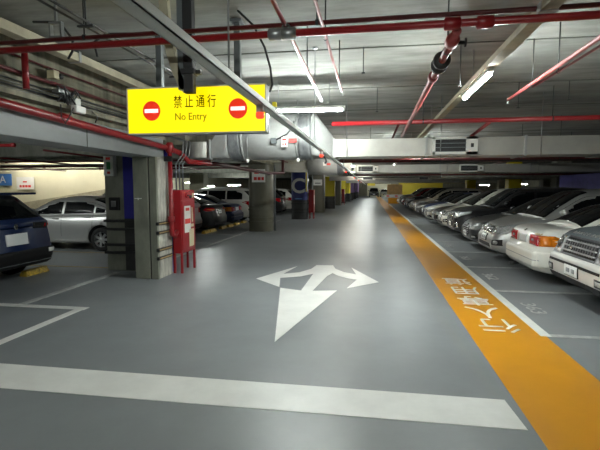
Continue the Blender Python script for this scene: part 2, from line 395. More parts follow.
# right-hand lamp in its beige trunking
tr = empty('lamp_trunking', (1.21, 8, 2.93), label='long beige lamp trunking running away under ceiling on the right', cat='trunking')
mb('beige').box(-.055, .055, -12, 30, .0, .06, .006).build('trunking', parent=tr)
for yy in (-10.5, -6.3, -2.2, 1.5, 6, 10.5, 15): mb('steel').tube([(0.03, yy, .05), (0.03, yy, .465)], .006, 6).build('hanger_rod', parent=tr)
for yy in (-4.6, 1.6): mb('galv').box(-.06, .06, yy - .04, yy + .04, -.004, .064).build('joint_band', parent=tr)
l1 = empty('batten_lamp', (1.21, 5.5, 2.90), PI / 2, 'bright white tube lamp under beige trunking on the right', 'lamp', 'batten lamps under the trunking')
mb('housing').box(-.66, .66, -.03, .03, -.01, .03, .005).build('housing', parent=l1)
mb('tube').tube([(-.62, 0, -.028), (.62, 0, -.028)], .018, 10).build('tube', parent=l1)
for yy, lab in ((14.5, 'tube lamp under trunking beyond the first cross duct'), (23.5, 'tube lamp under trunking beyond the second cross duct')):
    o = copy_tree(l1); o.location = (1.21, yy, 2.9); o['label'] = lab
# lamps of the far bays
GL = 'tube lamps of the left bays'
for i, (x_, yy, z_, lab) in enumerate(((-20.5, 48, 2.33, 'tube lamp far in left bay, just right of the hose cabinet'), (-20.1, 53, 1.95, 'tube lamp far in left bay above the black sedan'), (-12.74, 40, 1.98, 'tube lamp far in left bay above the pale crossover'),
                (-18.0, 22.6, 3.33, 'tube lamp high on the cream wall, left one'), (-15.5, 22.6, 3.33, 'tube lamp high on the cream wall, right one'), (-20.5, 22.6, 3.33, 'tube lamp high on the cream wall above the blue sign'), (-10.5, 7.0, 3.1, 'tube lamp over the empty left bay'), (-9.5, 24, 3.2, 'tube lamp in left bay beyond the navy saloon'))):  # lamp over the empty bay: added out of view to brighten silver saloon
    o = copy_tree(l0); o.location = (x_, yy, z_); o['label'] = lab; o['group'] = GL
    if z_ > 3.3: relamp(o, 'wall_tube')
    for q in [q for q in kids(o) if q.name.startswith('hanger_rod') and z_ > 3]: bpy.data.objects.remove(q)
for x_, yy, z_, lab in ((19.3, 60, 2.2, 'tube lamp glowing beyond the parked cars on the right, larger one'), (15.2, 62, 2.1, 'tube lamp glowing beyond the parked cars on the right, smaller one')):
    o = copy_tree(l0); o.location = (x_, yy, z_); o['label'] = lab; o['group'] = 'tube lamps far on the right'
for x_, yy, lab in ((3.6, 90, 'tube lamp lighting the yellow end wall'), (8, 88, 'tube lamp by the end wall behind the orange barrier')):
    o = copy_tree(l0); o.location = (x_, yy, 2.9); o['label'] = lab; o['group'] = 'tube lamps by the end wall'

# ------------------------------------------------------------------ ducts
def cross_duct(yf, x0, x1, z0, z1, depth, lab, gr, seams=1.2, rods=True):
    d = empty('air_duct', (x0, yf, z0), label=lab, cat='duct', group='cross ducts over the aisle')
    P0 = (x0, yf, z0)
    b = mb('duct').box(x0, x1, yf, yf + depth, z0, z1)
    W(b.build('casing', parent=d), P0)
    x = x0 + .02; n = 0
    while x < x1:
        W(mb('galv').box(x - .022, x + .022, yf - .02, yf + depth + .02, z0 - .02, z1 + .02).build('flange', parent=d), P0)
        if rods: W(mb('steel').tube([(x + .25, yf - .03, z0 - .04), (x + .25, yf - .03, HC)], .007, 6).build('hanger_rod', parent=d), P0)
        x += seams; n += 1
    return d
def add_grille(d, P0, a_, b_, z0, z1, yf):
    fr = mb('housing').box(a_, b_, yf - .05, yf, z0, z0 + .045).box(a_, b_, yf - .05, yf, z1 - .045, z1).box(a_, a_ + .045, yf - .05, yf, z0, z1).box(b_ - .20, b_, yf - .05, yf, z0, z1)
    f = W(fr.build('grille', parent=d), P0)
    mb('black').box(a_ + .045, b_ - .2, yf - .012, yf - .004, z0 + .045, z1 - .045).build('opening', parent=f)
    n = 3; w = (z1 - z0 - .09) / n
    for i in range(n):
        zz = z0 + .045 + w * (i + .5)
        mb('grey_post').box(a_ + .045, b_ - .2, yf - .04, yf - .012, zz - w / 2, zz - w / 2 + .012).build('slat', parent=f)
    mb('black').box(b_ - .12, b_ - .07, yf - .055, yf - .05, (z0 + z1) / 2 - .035, (z0 + z1) / 2 + .035).build('control_plate', parent=f)
d1 = cross_duct(8.5, -.72, 9.5, 2.30, 2.63, .75, 'nearest cross duct, pale metal with a slatted grille on the right', None, 1.73)
add_grille(d1, (-.72, 8.5, 2.30), 1.14, 1.93, 2.32, 2.64, 8.5)
d2 = cross_duct(17.2, -.62, 12, 2.29, 2.59, .7, 'second cross duct from the camera with two slatted grilles', None, 3.2)
add_grille(d2, (-.62, 17.2, 2.29), -.5, .3, 2.30, 2.58, 17.2)
add_grille(d2, (-.62, 17.2, 2.29), 3.3, 4.15, 2.30, 2.58, 17.2)
d3 = cross_duct(34.8, -3.2, 14, 2.29, 2.62, .7, 'third cross duct, far down the aisle with a grille right of centre', None, 4)
add_grille(d3, (-3.2, 34.8, 2.29), 3.7, 4.6, 2.31, 2.6, 34.8)
add_grille(d3, (-3.2, 34.8, 2.29), -.6, .4, 2.31, 2.6, 34.8)
d4 = cross_duct(52, -3.2, 16, 2.29, 2.6, .7, 'farthest cross duct low over the end of the aisle', None, 5, False)
# fan section left of the first duct
F0 = (-2.3, 8.9, 2.3)
f = empty('duct_fan', F0, label='large silver inline duct fan with wrapped joints left of aisle', cat='fan')
def ring_loft(m, secs, parent, name):
    # secs: (x, cy, cz, ry, rz, squareness) – superellipse sections along x
    b = mb(m); n = 40; vs = []
    for x, cy, cz, ry, rz, q in secs:
        for j in range(n):
            a_ = 2 * PI * j / n; c_, s_ = math.cos(a_), math.sin(a_)
            vs.append((x, cy + ry * math.copysign(abs(c_) ** q, c_), cz + rz * math.copysign(abs(s_) ** q, s_)))
    fs = [(i * n + j, i * n + (j + 1) % n, (i + 1) * n + (j + 1) % n, (i + 1) * n + j) for i in range(len(secs) - 1) for j in range(n)]
    fs += [tuple(range(n)), tuple((len(secs) - 1) * n + j for j in range(n))]
    b.add(vs, fs, True); return W(b.build(name, parent=parent), F0)
cy = 8.95
ring_loft('galv', [(-2.55, cy, 2.74, .44, .44, 1), (-2.53, cy, 2.74, .46, .46, 1), (-1.47, cy, 2.74, .46, .46, 1), (-1.45, cy, 2.74, .44, .44, 1)], f, 'fan_drum')
for xx in (-2.56, -2.0, -1.44):
    if xx != -2.0: ring_loft('galv', [(xx - .02, cy, 2.74, .49, .49, 1), (xx + .02, cy, 2.74, .49, .49, 1)], f, 'drum_flange')
import random as _r
fx = [(-2.58 - .045 * i, cy, 2.74, .455 + .02 * ((i % 2) * 2 - 1), .455 + .022 * ((i % 2) * 2 - 1), .95 - .05 * i) for i in range(7)]
ring_loft('foil', fx, f, 'flexible_joint')
fx = [(-1.42 + .045 * i, cy, 2.74, .455 + .02 * ((i % 2) * 2 - 1), .455 + .022 * ((i % 2) * 2 - 1), .95 - .05 * i) for i in range(7)]
ring_loft('foil', fx, f, 'flexible_joint')
ring_loft('galv', [(-2.85, cy, 2.74, .44, .44, .45), (-2.9, cy, 2.72, .43, .42, .3), (-3.2, cy, 2.48, .38, .18, .15), (-3.22, cy, 2.48, .38, .18, .15)], f, 'transition')
ring_loft('galv', [(-3.25, cy, 2.48, .41, .21, .15), (-3.21, cy, 2.48, .41, .21, .15)], f, 'flange')
ring_loft('duct', [(-3.25, cy, 2.48, .37, .17, .1), (-3.8, cy, 2.48, .37, .17, .1)], f, 'side_duct')
ring_loft('galv', [(-1.15, cy, 2.74, .44, .44, .45), (-1.08, cy, 2.74, .44, .43, .25), (-.72, cy, 2.50, .40, .20, .15)], f, 'transition')
W(mb('grey_post').box(-1.93, -1.82, 8.42, 8.5, 2.56, 2.68, .01).use('cable').tube([(-1.83, 8.46, 2.64), (-1.6, 8.40, 2.74), (-1.5, 8.42, 2.86), (-1.48, 8.5, 3.0)], .012, 8).build('junction_box', parent=f), F0)
W(mb('label').box(-1.72, -1.60, 8.44, 8.455, 2.50, 2.70).use('label_red').box(-1.70, -1.67, 8.436, 8.44, 2.53, 2.57).box(-1.65, -1.62, 8.436, 8.44, 2.53, 2.57).box(-1.70, -1.62, 8.436, 8.44, 2.62, 2.66).build('white_label', parent=f), F0)
W(mb('label_red').box(-1.57, -1.42, 8.45, 8.46, 2.58, 2.66).build('red_label', parent=f), F0)
for xx in (-2.42, -1.4):
    W(mb('steel').tube([(xx, 8.52, 2.24), (xx, 8.47, 2.6), (xx, 8.47, 3.395)], .010, 6).use('label').lathe([(0, 2.2), (.03, 2.22), (.035, 2.27), (0, 2.28)], 10, 'z', (xx, 8.52, 0)).build('hanger_rod', parent=f), F0)
# second fan box behind
f2 = empty('duct_fan', (-1.9, 18, 2.3), label='smaller silver duct fan hanging behind the large one, by blue column', cat='fan')
mb('galv').lathe([(0, -.6), (.42, -.6), (.42, .6), (0, .6)], 32, 'x', (0, -.2, .36)).build('fan_drum', parent=f2)
mb('foil').lathe([(.42, .6), (.44, .64), (.40, .70), (.44, .76), (.38, .85)], 32, 'x', (0, -.2, .36)).build('flexible_joint', parent=f2)
mb('duct').box(-2.0, -.62, -.5, .1, .05, .45).build('side_duct', parent=f2)
mb('duct').box(.84, 1.15, -.5, .1, .05, .6).build('transition', parent=f2)
mb('label_red').box(.2, .34, -.63, -.62, .3, .38).use('label').box(.05, .18, -.63, -.62, .28, .42).build('label_plate', parent=f2)

# ------------------------------------------------------------------ sprinkler pipes
def pipe(name, pts, r, m, lab, cat='pipe', grp=None, n=10, rods=(), coup=(), head=None):
    P0 = pts[0]
    e = empty(name, P0, label=lab, cat=cat, group=grp)
    W(mb(m).tube(pts, r, n).build('pipe', parent=e), P0)
    for (x, y_, z_) in rods: W(mb('cable').tube([(x, y_, z_), (x, y_, HC)], .006, 6).lathe([(r + .004, -.012), (r + .006, 0), (r + .004, .012)], 12, 'x' if abs(pts[0][0] - pts[-1][0]) > abs(pts[0][1] - pts[-1][1]) else 'y', (x, y_, z_ )).build('hanger_rod', parent=e), P0)
    for (x, y_, z_), ax, m2 in coup: W(mb(m2).lathe([(r, -.06), (r + .018, -.05), (r + .018, .05), (r, .06)], 14, ax, (x, y_, z_)).build('coupling', parent=e), P0)
    if head:
        x, y_, z_ = head
        W(mb('steel').lathe([(0, .03), (.012, .03), (.014, 0), (.008, -.02), (.006, -.04), (.02, -.045), (.02, -.05), (0, -.05)], 12, 'z', (x, y_, z_)).build('sprinkler_head', parent=e), P0)
    return e
m1 = pipe('sprinkler_main', [(-3.75, 3.37, 2.86), (9, 3.24, 2.86)], .027, 'red', 'nearest red sprinkler main crossing the whole ceiling', rods=[(-3.3, 3.36, 2.86), (2.4, 3.3, 2.86), (5, 3.28, 2.86)],
     coup=[((-.62, 3.34, 2.86), 'x', 'steel'), ((-.72, 3.34, 2.86), 'x', 'steel'), ((.56, 3.33, 2.86), 'x', 'red'), ((.78, 3.33, 2.86), 'x', 'red')])
pipe('sprinkler_pipe', [(-3.75, 3.50, 2.97), (9, 3.36, 2.97)], .018, 'red_dark', 'thin dark red pipe just behind the nearest sprinkler main', rods=[(-2.4, 3.47, 2.97), (-.42, 3.45, 2.97)])
pipe('sprinkler_main', [(-.7, 8.05, 2.86), (12, 7.9, 2.86)], .04, 'red', 'second red sprinkler main crossing just before the first cross duct', rods=[(.9, 8.0, 2.86), (3, 8, 2.86), (5, 8, 2.86), (7, 8, 2.86)])
pipe('sprinkler_main', [(-1, 12.6, 2.45), (14, 12.6, 2.45)], .04, 'red_dark', 'red sprinkler main beyond the first cross duct', rods=[(0, 12.6, 2.45), (4, 12.6, 2.45)])
pipe('sprinkler_main', [(-1, 22, 2.34), (16, 22, 2.34)], .045, 'red_dark', 'red sprinkler main beyond the second cross duct', rods=[(2, 22, 2.34), (8, 22, 2.34)])
pipe('sprinkler_branch', [(-.62, -1, 2.93), (-.65, 3.34, 2.93), (-.69, 6.25, 2.93)], .017, 'red', 'pinkish sprinkler branch ending above the bright tube lamp', coup=[((-.64, 3.38, 2.90), 'y', 'steel')], rods=[(-.66, 4.6, 2.93)], head=(-.69, 6.27, 2.93))
pipe('sprinkler_branch', [(-.38, -1, 2.93), (-.37, 5.7, 2.93)], .013, 'red', 'thin pink sprinkler branch ending left of ceiling centre', rods=[(-.38, 3.7, 2.93), (-.37, 5.2, 2.93)], head=(-.37, 5.72, 2.93))
r1 = pipe('sprinkler_riser', [(.60, 3.36, 2.82), (.60, 3.9, 2.80), (.62, 6, 2.79), (.66, 9.6, 2.80)], .032, 'pink_pipe', 'pink connecting pipe with valve joining the two sprinkler mains', rods=[(.6, 3.75, 2.8)],
     coup=[((.6, 3.55, 2.81), 'y', 'pink_pipe'), ((.605, 4.6, 2.8), 'y', 'pink_pipe')])
W(mb('charcoal').lathe([(.03, -.09), (.075, -.085), (.075, -.06), (.05, -.05), (.06, 0), (.05, .05), (.075, .06), (.075, .085), (.03, .09)], 18, 'y', (.6, 4.1, 2.8)).use('red_dark').lathe([(.02, .09), (.07, .09), (.07, .11), (.02, .12)], 16, 'y', (.6, 4.12, 2.8)).build('flanged_valve', parent=r1), (.60, 3.36, 2.82))
W(mb('black').tube([(.6, 3.6, 2.81), (.70, 3.6, 2.81)], .016, 8).lathe([(0, 0), (.035, 0), (.035, .012), (0, .012)], 12, 'x', (.7, 3.6, 2.81)).build('drain_valve', parent=r1), (.60, 3.36, 2.82))
pipe('sprinkler_branch', [(1.78, -1, 2.9), (1.80, 3.9, 2.9), (1.85, 6.45, 2.9)], .021, 'pink_pipe', 'bright pink sprinkler branch at upper right with white head', rods=[(1.83, 5.5, 2.9)], head=(1.85, 6.47, 2.9))
pipe('sprinkler_branch', [(1.95, -1, 2.9), (1.90, 5.68, 2.9)], .013, 'pink_pipe', 'thinner pink pipe at upper right beneath the brighter branch', rods=[(1.91, 5.0, 2.9)])
pipe('sprinkler_branch', [(2.0, 8, 2.82), (1.95, 12.5, 2.5)], .03, 'pink_pipe', 'slanting pink pipe running from second main over the first duct')
pipe('sprinkler_branch', [(.5, 8, 2.86), (.35, 12.5, 2.5)], .02, 'red_dark', 'dark thin branch left of valve pipe beyond second main')
pipe('sprinkler_main', [(-1, 14.5, 2.62), (14, 14.5, 2.62)], .03, 'red_dark', 'thinner dark red main close before the second cross duct', rods=[(1.5, 14.5, 2.62), (6, 14.5, 2.62)])
pipe('cross_conduit', [(1, 11.2, 2.35), (14, 11.2, 2.38)], .018, 'cable', 'thin dark conduit crossing low over the cars beyond first duct', rods=[(4.4, 11.2, 2.36), (7.5, 11.2, 2.37)])
pipe('cross_conduit', [(-1, 27.5, 2.36), (16, 27.5, 2.36)], .03, 'cable', 'dark pipe crossing the aisle between second and third duct', rods=[(1, 27.5, 2.36)])
for i, (x_, lab) in enumerate(((-3.3, 'left of the big duct'), (3.4, 'over the white sedan'), (5.2, 'over the roofs of the near cars'))):
    pipe('sprinkler_branch', [(x_, 9.6, 2.75), (x_, 30, 2.7)], .02, 'red_dark', 'dark red branch pipe running away ' + lab)
for i, (x_, y_, z_) in enumerate(((1.05, 5.6, 2.93), (2.35, 7.66, 3.0), (.1, 7.66, 3.0), (3.1, 7.66, 3.1), (3.9, 7.66, 3.0), (-.1, 5.5, 3.1))):
    o = mb('cable').tube([(x_, y_, z_), (x_, y_, HC)], .006, 6).box(x_ - .02, x_ + .02, y_ - .02, y_ + .02, z_ - .012, z_).build('threaded_rod')
    tag(o, 'thin empty threaded rod hanging down from the ceiling joint', 'rod', 'bare hanger rods under the ceiling')
# pipes and trunking along the left beam
pipe('sprinkler_pipe', [(-3.86, -1, 3.06), (-3.86, 3.45, 2.98), (-3.86, 7.9, 2.98)], .022, 'red_dark', 'dark red pipe along left concrete beam, level with the sprinkler main')
pipe('sprinkler_pipe', [(-3.5, -1, 3.18), (-3.5, 3.2, 3.12), (-3.45, 3.5, 2.98)], .018, 'red_dark', 'thin red pipe at top left joining the sprinkler main')
pipe('sprinkler_pipe', [(-3.88, 3.5, 3.16), (-3.88, 7.9, 3.16)], .012, 'red_dark', 'thin red pipe high on the left concrete beam')
o = mb('red').tube([(-3.80, 4.43, 3.20), (-3.80, 4.43, 2.80)], .034, 10).build('drop_pipe'); tag(o, 'short red vertical drop pipe at far left end of the sprinkler main', 'pipe')
tk = empty('cable_trunking', (-3.6, 3, 3.3), label='long beige cable trunking at top left under the ceiling', cat='trunking')
mb('beige').box(-.07, .07, -6, 6, -.06, .04, .006).build('trunking', parent=tk)
for yy in (-2.5, .4, 2.0): mb('steel').box(-.08, .08, yy - .02, yy + .02, -.07, .06).build('clamp', parent=tk)
for i, (z_, r_, mm) in enumerate(((2.90, .010, 'cable'), (2.865, .008, 'steel'), (2.83, .012, 'cable'), (2.795, .007, 'steel'))):
    o = mb(mm).tube([(-3.93, -2, z_), (-3.93, 3, z_ + .005), (-3.93, 8, z_)], r_, 6).build('wall_conduit')
    tag(o, 'thin conduit in the bundle fixed along left concrete beam', 'conduit', 'conduits along the left beam')
for x_, z_ in ((-2.26, 3.03), (-2.34, 3.03)):
    o = mb('cable').tube([(x_, -2, z_), (x_, 9, z_)], .010, 6).build('ceiling_conduit')
    tag(o, 'dark thin conduit pair running away below ceiling at upper left', 'conduit', 'ceiling conduit pair')
for yy in (3.35, 5.0):
    o = mb('cable').tube([(-2.3, yy, 3.0), (-2.3, yy, 3.4)], .007, 6).box(-2.37, -2.23, yy - .015, yy + .015, 3.005, 3.018).build('conduit_hanger')
    tag(o, 'dark hanger holding the conduit pair, %s' % ('nearer one' if yy < 4 else 'farther one'), 'hanger')
for pts, lab in (([(-3.4, 4.1, 3.38), (-3.1, 4.1, 3.36), (-3.0, 4.15, 3.2), (-3.05, 4.2, 3.1), (-3.1, 4.2, 3.03)], 'black cable loop dangling at upper left of the ceiling'),
                 ([(-2.9, 4.4, 3.1), (-2.93, 4.4, 3.25), (-2.8, 4.4, 3.33), (-2.3, 4.4, 3.31), (-1.95, 4.4, 3.3)], 'black cable looping to the left post of yellow sign'),
                 ([(-3.2, 3.0, 3.39), (-2.6, 3.1, 3.33), (-1.9, 3.0, 3.34), (-1.3, 3.0, 3.38)], 'black cable sagging under ceiling at the top left')):
    o = mb('cable').tube(pts, .012, 6).build('loose_cable'); tag(o, lab, 'cable')
# small devices on the beam
e = empty('wall_detector', (-3.88, 4.93, 3.05), label='small white and black device fixed high on left beam', cat='device')
mb('label_cream').box(-.02, .08, -.05, .05, -.02, .08, .008).build('case', parent=e); mb('black').lathe([(0, -.0), (.03, 0), (.03, .07), (0, .07)], 12, 'y', (.06, .04, .03)).build('lens', parent=e)
e = empty('junction_cluster', (-3.86, 5.05, 2.80), label='tangle of black cables and junction box on the left beam', cat='junction box')
mb('housing').box(-.03, .10, .15, .26, -.08, .06, .008).build('box', parent=e)
random.seed(3)
for i in range(6):
    pts = [(random.uniform(-.02, .12), -.15 + .1 * j, random.uniform(-.06, .16)) for j in range(5)]
    mb('cable').tube(pts, .009, 6).build('cable_loop', parent=e)
mb('steel').box(-.03, .06, -.1, .2, .08, .12).build('bracket', parent=e)
e = empty('cable_box', (-3.72, 5.2, 2.71), label='white rounded junction box hanging by the thick red pipe', cat='junction box')
mb('label').box(-.04, .04, -.1, .1, -.05, .04, .015).build('box', parent=e); mb('cable').tube([(.0, -.1, 0), (.03, -.2, -.1), (.03, -.3, -.22), (0, -.33, -.15), (0, -.33, .0)], .008, 6).build('cable', parent=e)
e = empty('ceiling_bracket', (-2.72, 3.55, 3.0), label='grey clamp bracket above the nearest sprinkler main at left', cat='bracket')
mb('steel').box(-.06, .06, -.02, .02, -.01, .02).box(-.06, -.045, -.02, .02, 0, .13).box(.045, .06, -.02, .02, 0, .13).box(-.06, .06, -.02, .02, .12, .14).box(-.01, .01, -.01, .01, .13, .4).build('frame', parent=e)
# left bay: dark pipework in front of the cream wall
for i, (yy, z_, m, lab) in enumerate(((10.8, 2.90, 'red', 'red pipe in left bay just below painted beam'), (15, 2.72, 'red_dark', 'dark red pipe crossing left bay above silver sedan'), (17, 2.62, 'red_dark', 'lowest dark red pipe in left bay'), (19, 2.78, 'galv', 'grey pipe crossing left bay before the cream wall'), (21, 2.7, 'red_dark', 'far dark red pipe close to cream wall'))):
    pipe('bay_pipe', [(-22, yy, z_), (-5.2 if i else -9.9, yy + .2, z_)], .045 if i != 3 else .06, m, lab, coup=[((-14, yy + .1, z_), 'x', m), ((-9.9 if i == 0 else -10, yy + .15, z_), 'x', m)])
for i, x_ in enumerate((-16.5, -12.5, -9.0)):
    pipe('bay_branch', [(x_, 11, 2.75), (x_ + .6, 21, 2.6)], .03, 'red_dark', 'dark branch pipe running away in left bay, ' + ('leftmost', 'middle', 'nearest the column')[i] + ' of three')
e = empty('light_soffit', (-15, 14.6, 2.75), label='long pale batten under the left bay ceiling', cat='batten'); mb('beam_paint').box(-5, 3.5, -.1, .1, 0, .08).build('batten', parent=e)
# signs on the cream wall
e = empty('bay_sign', (-22.2, 23.88, 1.85), label='blue hanging sign with white 3A at far left', cat='sign')
mb('sign_blue').box(-1.4, .35, -.04, .04, 0, .72, .01).build('panel', parent=e)
o = text_mesh('lettering', '3 A', .62, 'label', .004, e); orient(o, (-.45, -.045, .36), (1, 0, 0), (0, 0, 1))
e = empty('notice_board', (-20.9, 23.9, 1.62), label='pale notice with red writing on the cream wall', cat='notice')
mb('label').box(-.6, .6, -.02, .02, 0, .75).build('panel', parent=e)
for a_ in ((-.4, -.25, .12, .26), (-.2, -.05, .12, .26), (0, .15, .12, .26), (.2, .38, .12, .26), (-.15, .12, .42, .5)): mb('label_red').box(a_[0], a_[1], -.03, -.02, a_[2], a_[3]).build('red_character', parent=e)

# ------------------------------------------------------------------ columns down the left side
def column(xr, yc, w, style, lab, top=2.62):
    xc = xr - w / 2
    e = empty('round_column', (xc, yc, 0), label=lab, cat='column', group='columns along the left of the aisle')
    def sec(z0, z1, m, name, g=0.):
        b = mb(m); n = 48; q = .62; vs = []
        r = w / 2 + g
        for z_ in (z0, z1):
            for j in range(n):
                a_ = 2 * PI * j / n; c_, s_ = math.cos(a_), math.sin(a_)
                vs.append((r * math.copysign(abs(c_) ** q, c_), r * math.copysign(abs(s_) ** q, s_), z_))
        b.add(vs, [(j, (j + 1) % n, n + (j + 1) % n, n + j) for j in range(n)], True).add(vs, [tuple(range(n - 1, -1, -1)), tuple(range(n, 2 * n))])
        return b.build(name, parent=e)
    if style == 'olive':
        sec(0, top, 'olive', 'shaft')
    elif style == 'c':
        sec(1.05, top, 'navy', 'blue_sleeve'); sec(0, 1.05, 'charcoal', 'dark_sleeve', .005)
        o = text_mesh('lettering', 'C', 1.1, 'sign_white', .004, e, bold=.022); orient(o, (-.02, -w / 2 - .01, 1.78), (1, 0, 0), (0, 0, 1)); o.data.materials[0] = M['label']
        o = text_mesh('lettering', 'C', 1.1, 'sign_white', .004, e, bold=.022); orient(o, (w / 2 + .01, 0, 1.78), (0, 1, 0), (0, 0, 1)); o.data.materials[0] = M['label']
        mb('sign_blue').box(-.2, .2, -w / 2 - .012, -w / 2 - .002, 1.1, 1.14).build('small_caption', parent=e)
        mb('yellow').box(w / 2 - .05, w / 2 + .01, -.42, -.36, 1.5, top).build('yellow_edge', parent=e)
    else:
        sec(1.0, top, style, 'painted_sleeve'); sec(0, 1.0, 'charcoal', 'dark_sleeve', .005)
    for zz in (.38, .54, .86, 1.0): sec(zz - .028, zz + .028, 'rubber' if style != 'olive' else 'olive', 'bumper_band', .03)
    return e
cols = [(-3.80, 16.9, .92, 'olive', 'nearest rounded olive column with small notice near its top'),
        (-3.38, 23.8, .88, 'c', 'dark blue rounded column with large white letter C'),
        (-3.12, 30.4, .86, 'olive', 'olive rounded column just behind the blue column'),
        (-2.85, 36.2, .84, 'yellow', 'nearest yellow and black rounded column'),
        (-2.78, 43.0, .84, 'olive', 'olive column between two yellow columns'),
        (-2.68, 49.5, .82, 'yellow', 'middle one of the three yellow and black columns'),
        (-2.45, 55.5, .82, 'yellow', 'farthest of the three yellow and black columns'),
        (-2.3, 62, .82, 'purple', 'nearest of the three small purple columns far away'),
        (-2.1, 68.5, .82, 'purple', 'middle purple column far down the aisle'),
        (-1.9, 75, .82, 'purple', 'farthest purple column near the end wall')]
for c_ in cols: column(*c_)
e = empty('column_notice', (-4.22, 16.40, 1.92), label='white notice with red writing on the nearest olive column', cat='notice')
mb('label').box(-.28, .24, -.02, .01, 0, .5, .004).build('panel', parent=e)
for a_ in ((-.2, -.08, .08, .2), (-.05, .07, .08, .2), (.1, .2, .08, .2), (-.18, 0, .32, .38)): mb('label_red').box(a_[0], a_[1], -.025, -.02, a_[2], a_[3]).build('red_character', parent=e)
e = empty('column_notice', (-3.55, 29.93, 1.88), label='small pale notice on olive column behind blue one', cat='notice'); mb('label').box(-.3, .3, -.01, .01, 0, .4).build('panel', parent=e); mb('charcoal').box(-.2, .2, -.015, -.01, .12, .18).build('writing', parent=e)
for i, (x_, y_) in enumerate(((-3.18, 24.0), (-2.62, 43.4))):
    e = empty('extinguisher_cabinet', (x_, y_, 0), label='narrow dark red cabinet beside the %s column' % ('blue letter C' if i == 0 else 'far olive'), cat='cabinet')
    mb('cabinet_red').box(-.14, .14, -.25, .25, .35, 1.6, .01).build('body', parent=e); mb('label').box(.141, .146, -.12, .1, .8, 1.3).build('notice', parent=e)
    for sx in (-.11, .11):
        for sy in (-.2, .2): mb('cabinet_red').box(sx - .02, sx + .02, sy - .02, sy + .02, 0, .36).build('leg', parent=e)
o = mb('grey_post').tube([(-3.72, 16.9, 0), (-3.72, 16.9, 2.6)], .04, 8).build('downpipe'); tag(o, 'dark vertical pipe at right side of nearest olive column', 'pipe')
o = mb('cream').box(-14.6, -13.4, 34, 35, 0, HC).build('bay_column'); tag(o, 'cream square column in left bay behind black sedan', 'column')
for i, (x_, y_, m) in enumerate(((10.8, 27.2, 'concrete'), (9.4, 31, 'yellow'), (12.6, 34, 'concrete'), (9.5, 44, 'yellow'), (14, 50, 'beige'))):
    o = mb(m).box(x_ - .4, x_ + .4, y_ - .4, y_ + .4, 0, HC, .03).build('bay_column')
    tag(o, ('grey square column behind the silver crossover', 'yellow square column behind the dark cars', 'grey column right of the glowing lamp behind cars', 'farther yellow square column behind the parked cars', 'beige square column far behind the parked cars')[i], 'column')
# dark services over right bay
for i, (yy, z0) in enumerate(((13.0, 2.5), (25.5, 2.3), (30, 2.28))):
    e = empty('bay_duct', (4, yy, z0), label='dark grey duct over the right-hand cars, ' + ('nearest', 'middle', 'farthest')[i] + ' of three', cat='duct')
    mb('concrete').box(0 if i else 2, 16, 0, .6, 0, .3).build('casing', parent=e); mb('galv').box(3, 3.05, -.02, .62, -.02, .32).build('flange', parent=e)

# ------------------------------------------------------------------ end of the aisle
e = empty('barrier', (2.6, 49, 0), label='orange block topped by a white rail at end of the stripe', cat='barrier')
mb('orange_paint').box(-.6, .55, -.3, .3, 0, .62, .03).build('base_block', parent=e)
mb('label').box(-1.0, 1.0, -.1, .1, .66, .98, .02).build('white_rail', parent=e)
for x_ in (-.5, .45): mb('steel').tube([(x_, 0, .6), (x_, 0, .7)], .03, 8).build('post', parent=e)
mb('label_red').box(-.8, -.5, -.11, -.1, .75, .9).box(.1, .4, -.11, -.1, .75, .9).build('red_mark', parent=e)
for i, (x0, x1, yy, z0, z1) in enumerate(((-.4, .9, 80, 2.1, 2.55), (4.5, 12, 60, 2.35, 2.62))):
    e = empty('height_board', ((x0 + x1) / 2, yy, z0), label='yellow hanging board ' + ('over the far black car' if i == 0 else 'stretching right above the far parked cars'), cat='sign')
    mb('yellow').box(-(x1 - x0) / 2, (x1 - x0) / 2, -.04, .04, 0, z1 - z0, .01).build('panel', parent=e)
    for sx in (-.4, .4): mb('steel').tube([(sx * (x1 - x0), 0, z1 - z0 - .01), (sx * (x1 - x0), 0, HC - z0)], .02, 6).build('hanger_rod', parent=e)
o = mb('tan').box(3.2, 6, 84, 84.3, 0, 2.4).build('end_partition'); tag(o, 'orange-beige partition behind the white barrier rail', 'partition')

# ------------------------------------------------------------------ wheel stops
ws = empty('wheel_stop', (-6.56, 7.62, 0), cat='wheel stop', group='wheel stops on the left')
mb('stop_yellow').prism([(-.08, -.30), (.08, -.30), (.08, .30), (-.08, .30)], 0, .02).add([(-.08, -.3, .02), (.08, -.3, .02), (.05, -.27, .11), (-.05, -.27, .11), (-.08, .3, .02), (.08, .3, .02), (.05, .27, .11), (-.05, .27, .11)],
    [(0, 1, 2, 3), (5, 4, 7, 6), (1, 5, 6, 2), (4, 0, 3, 7), (3, 2, 6, 7)]).build('body', parent=ws)
ws['label'] = 'worn yellow wheel stop behind the dark blue car'
for (x_, y_), lab in (((-6.1, 15.67), 'behind silver wagon next to cabinet'), ((-6.08, 17.5), 'behind the black sedan, farther wheel'), ((-6.08, 16.2), 'behind the black sedan, nearer wheel'), ((-6.08, 19.4), 'behind the small navy car, right wheel'), ((-6.09, 20.6), 'behind the pale wagon in left bay'), ((-6.08, 18.4), 'behind the small navy car, left wheel')):
    o = copy_tree(ws); o.location = (x_, y_, 0); o['label'] = 'yellow wheel stop ' + lab

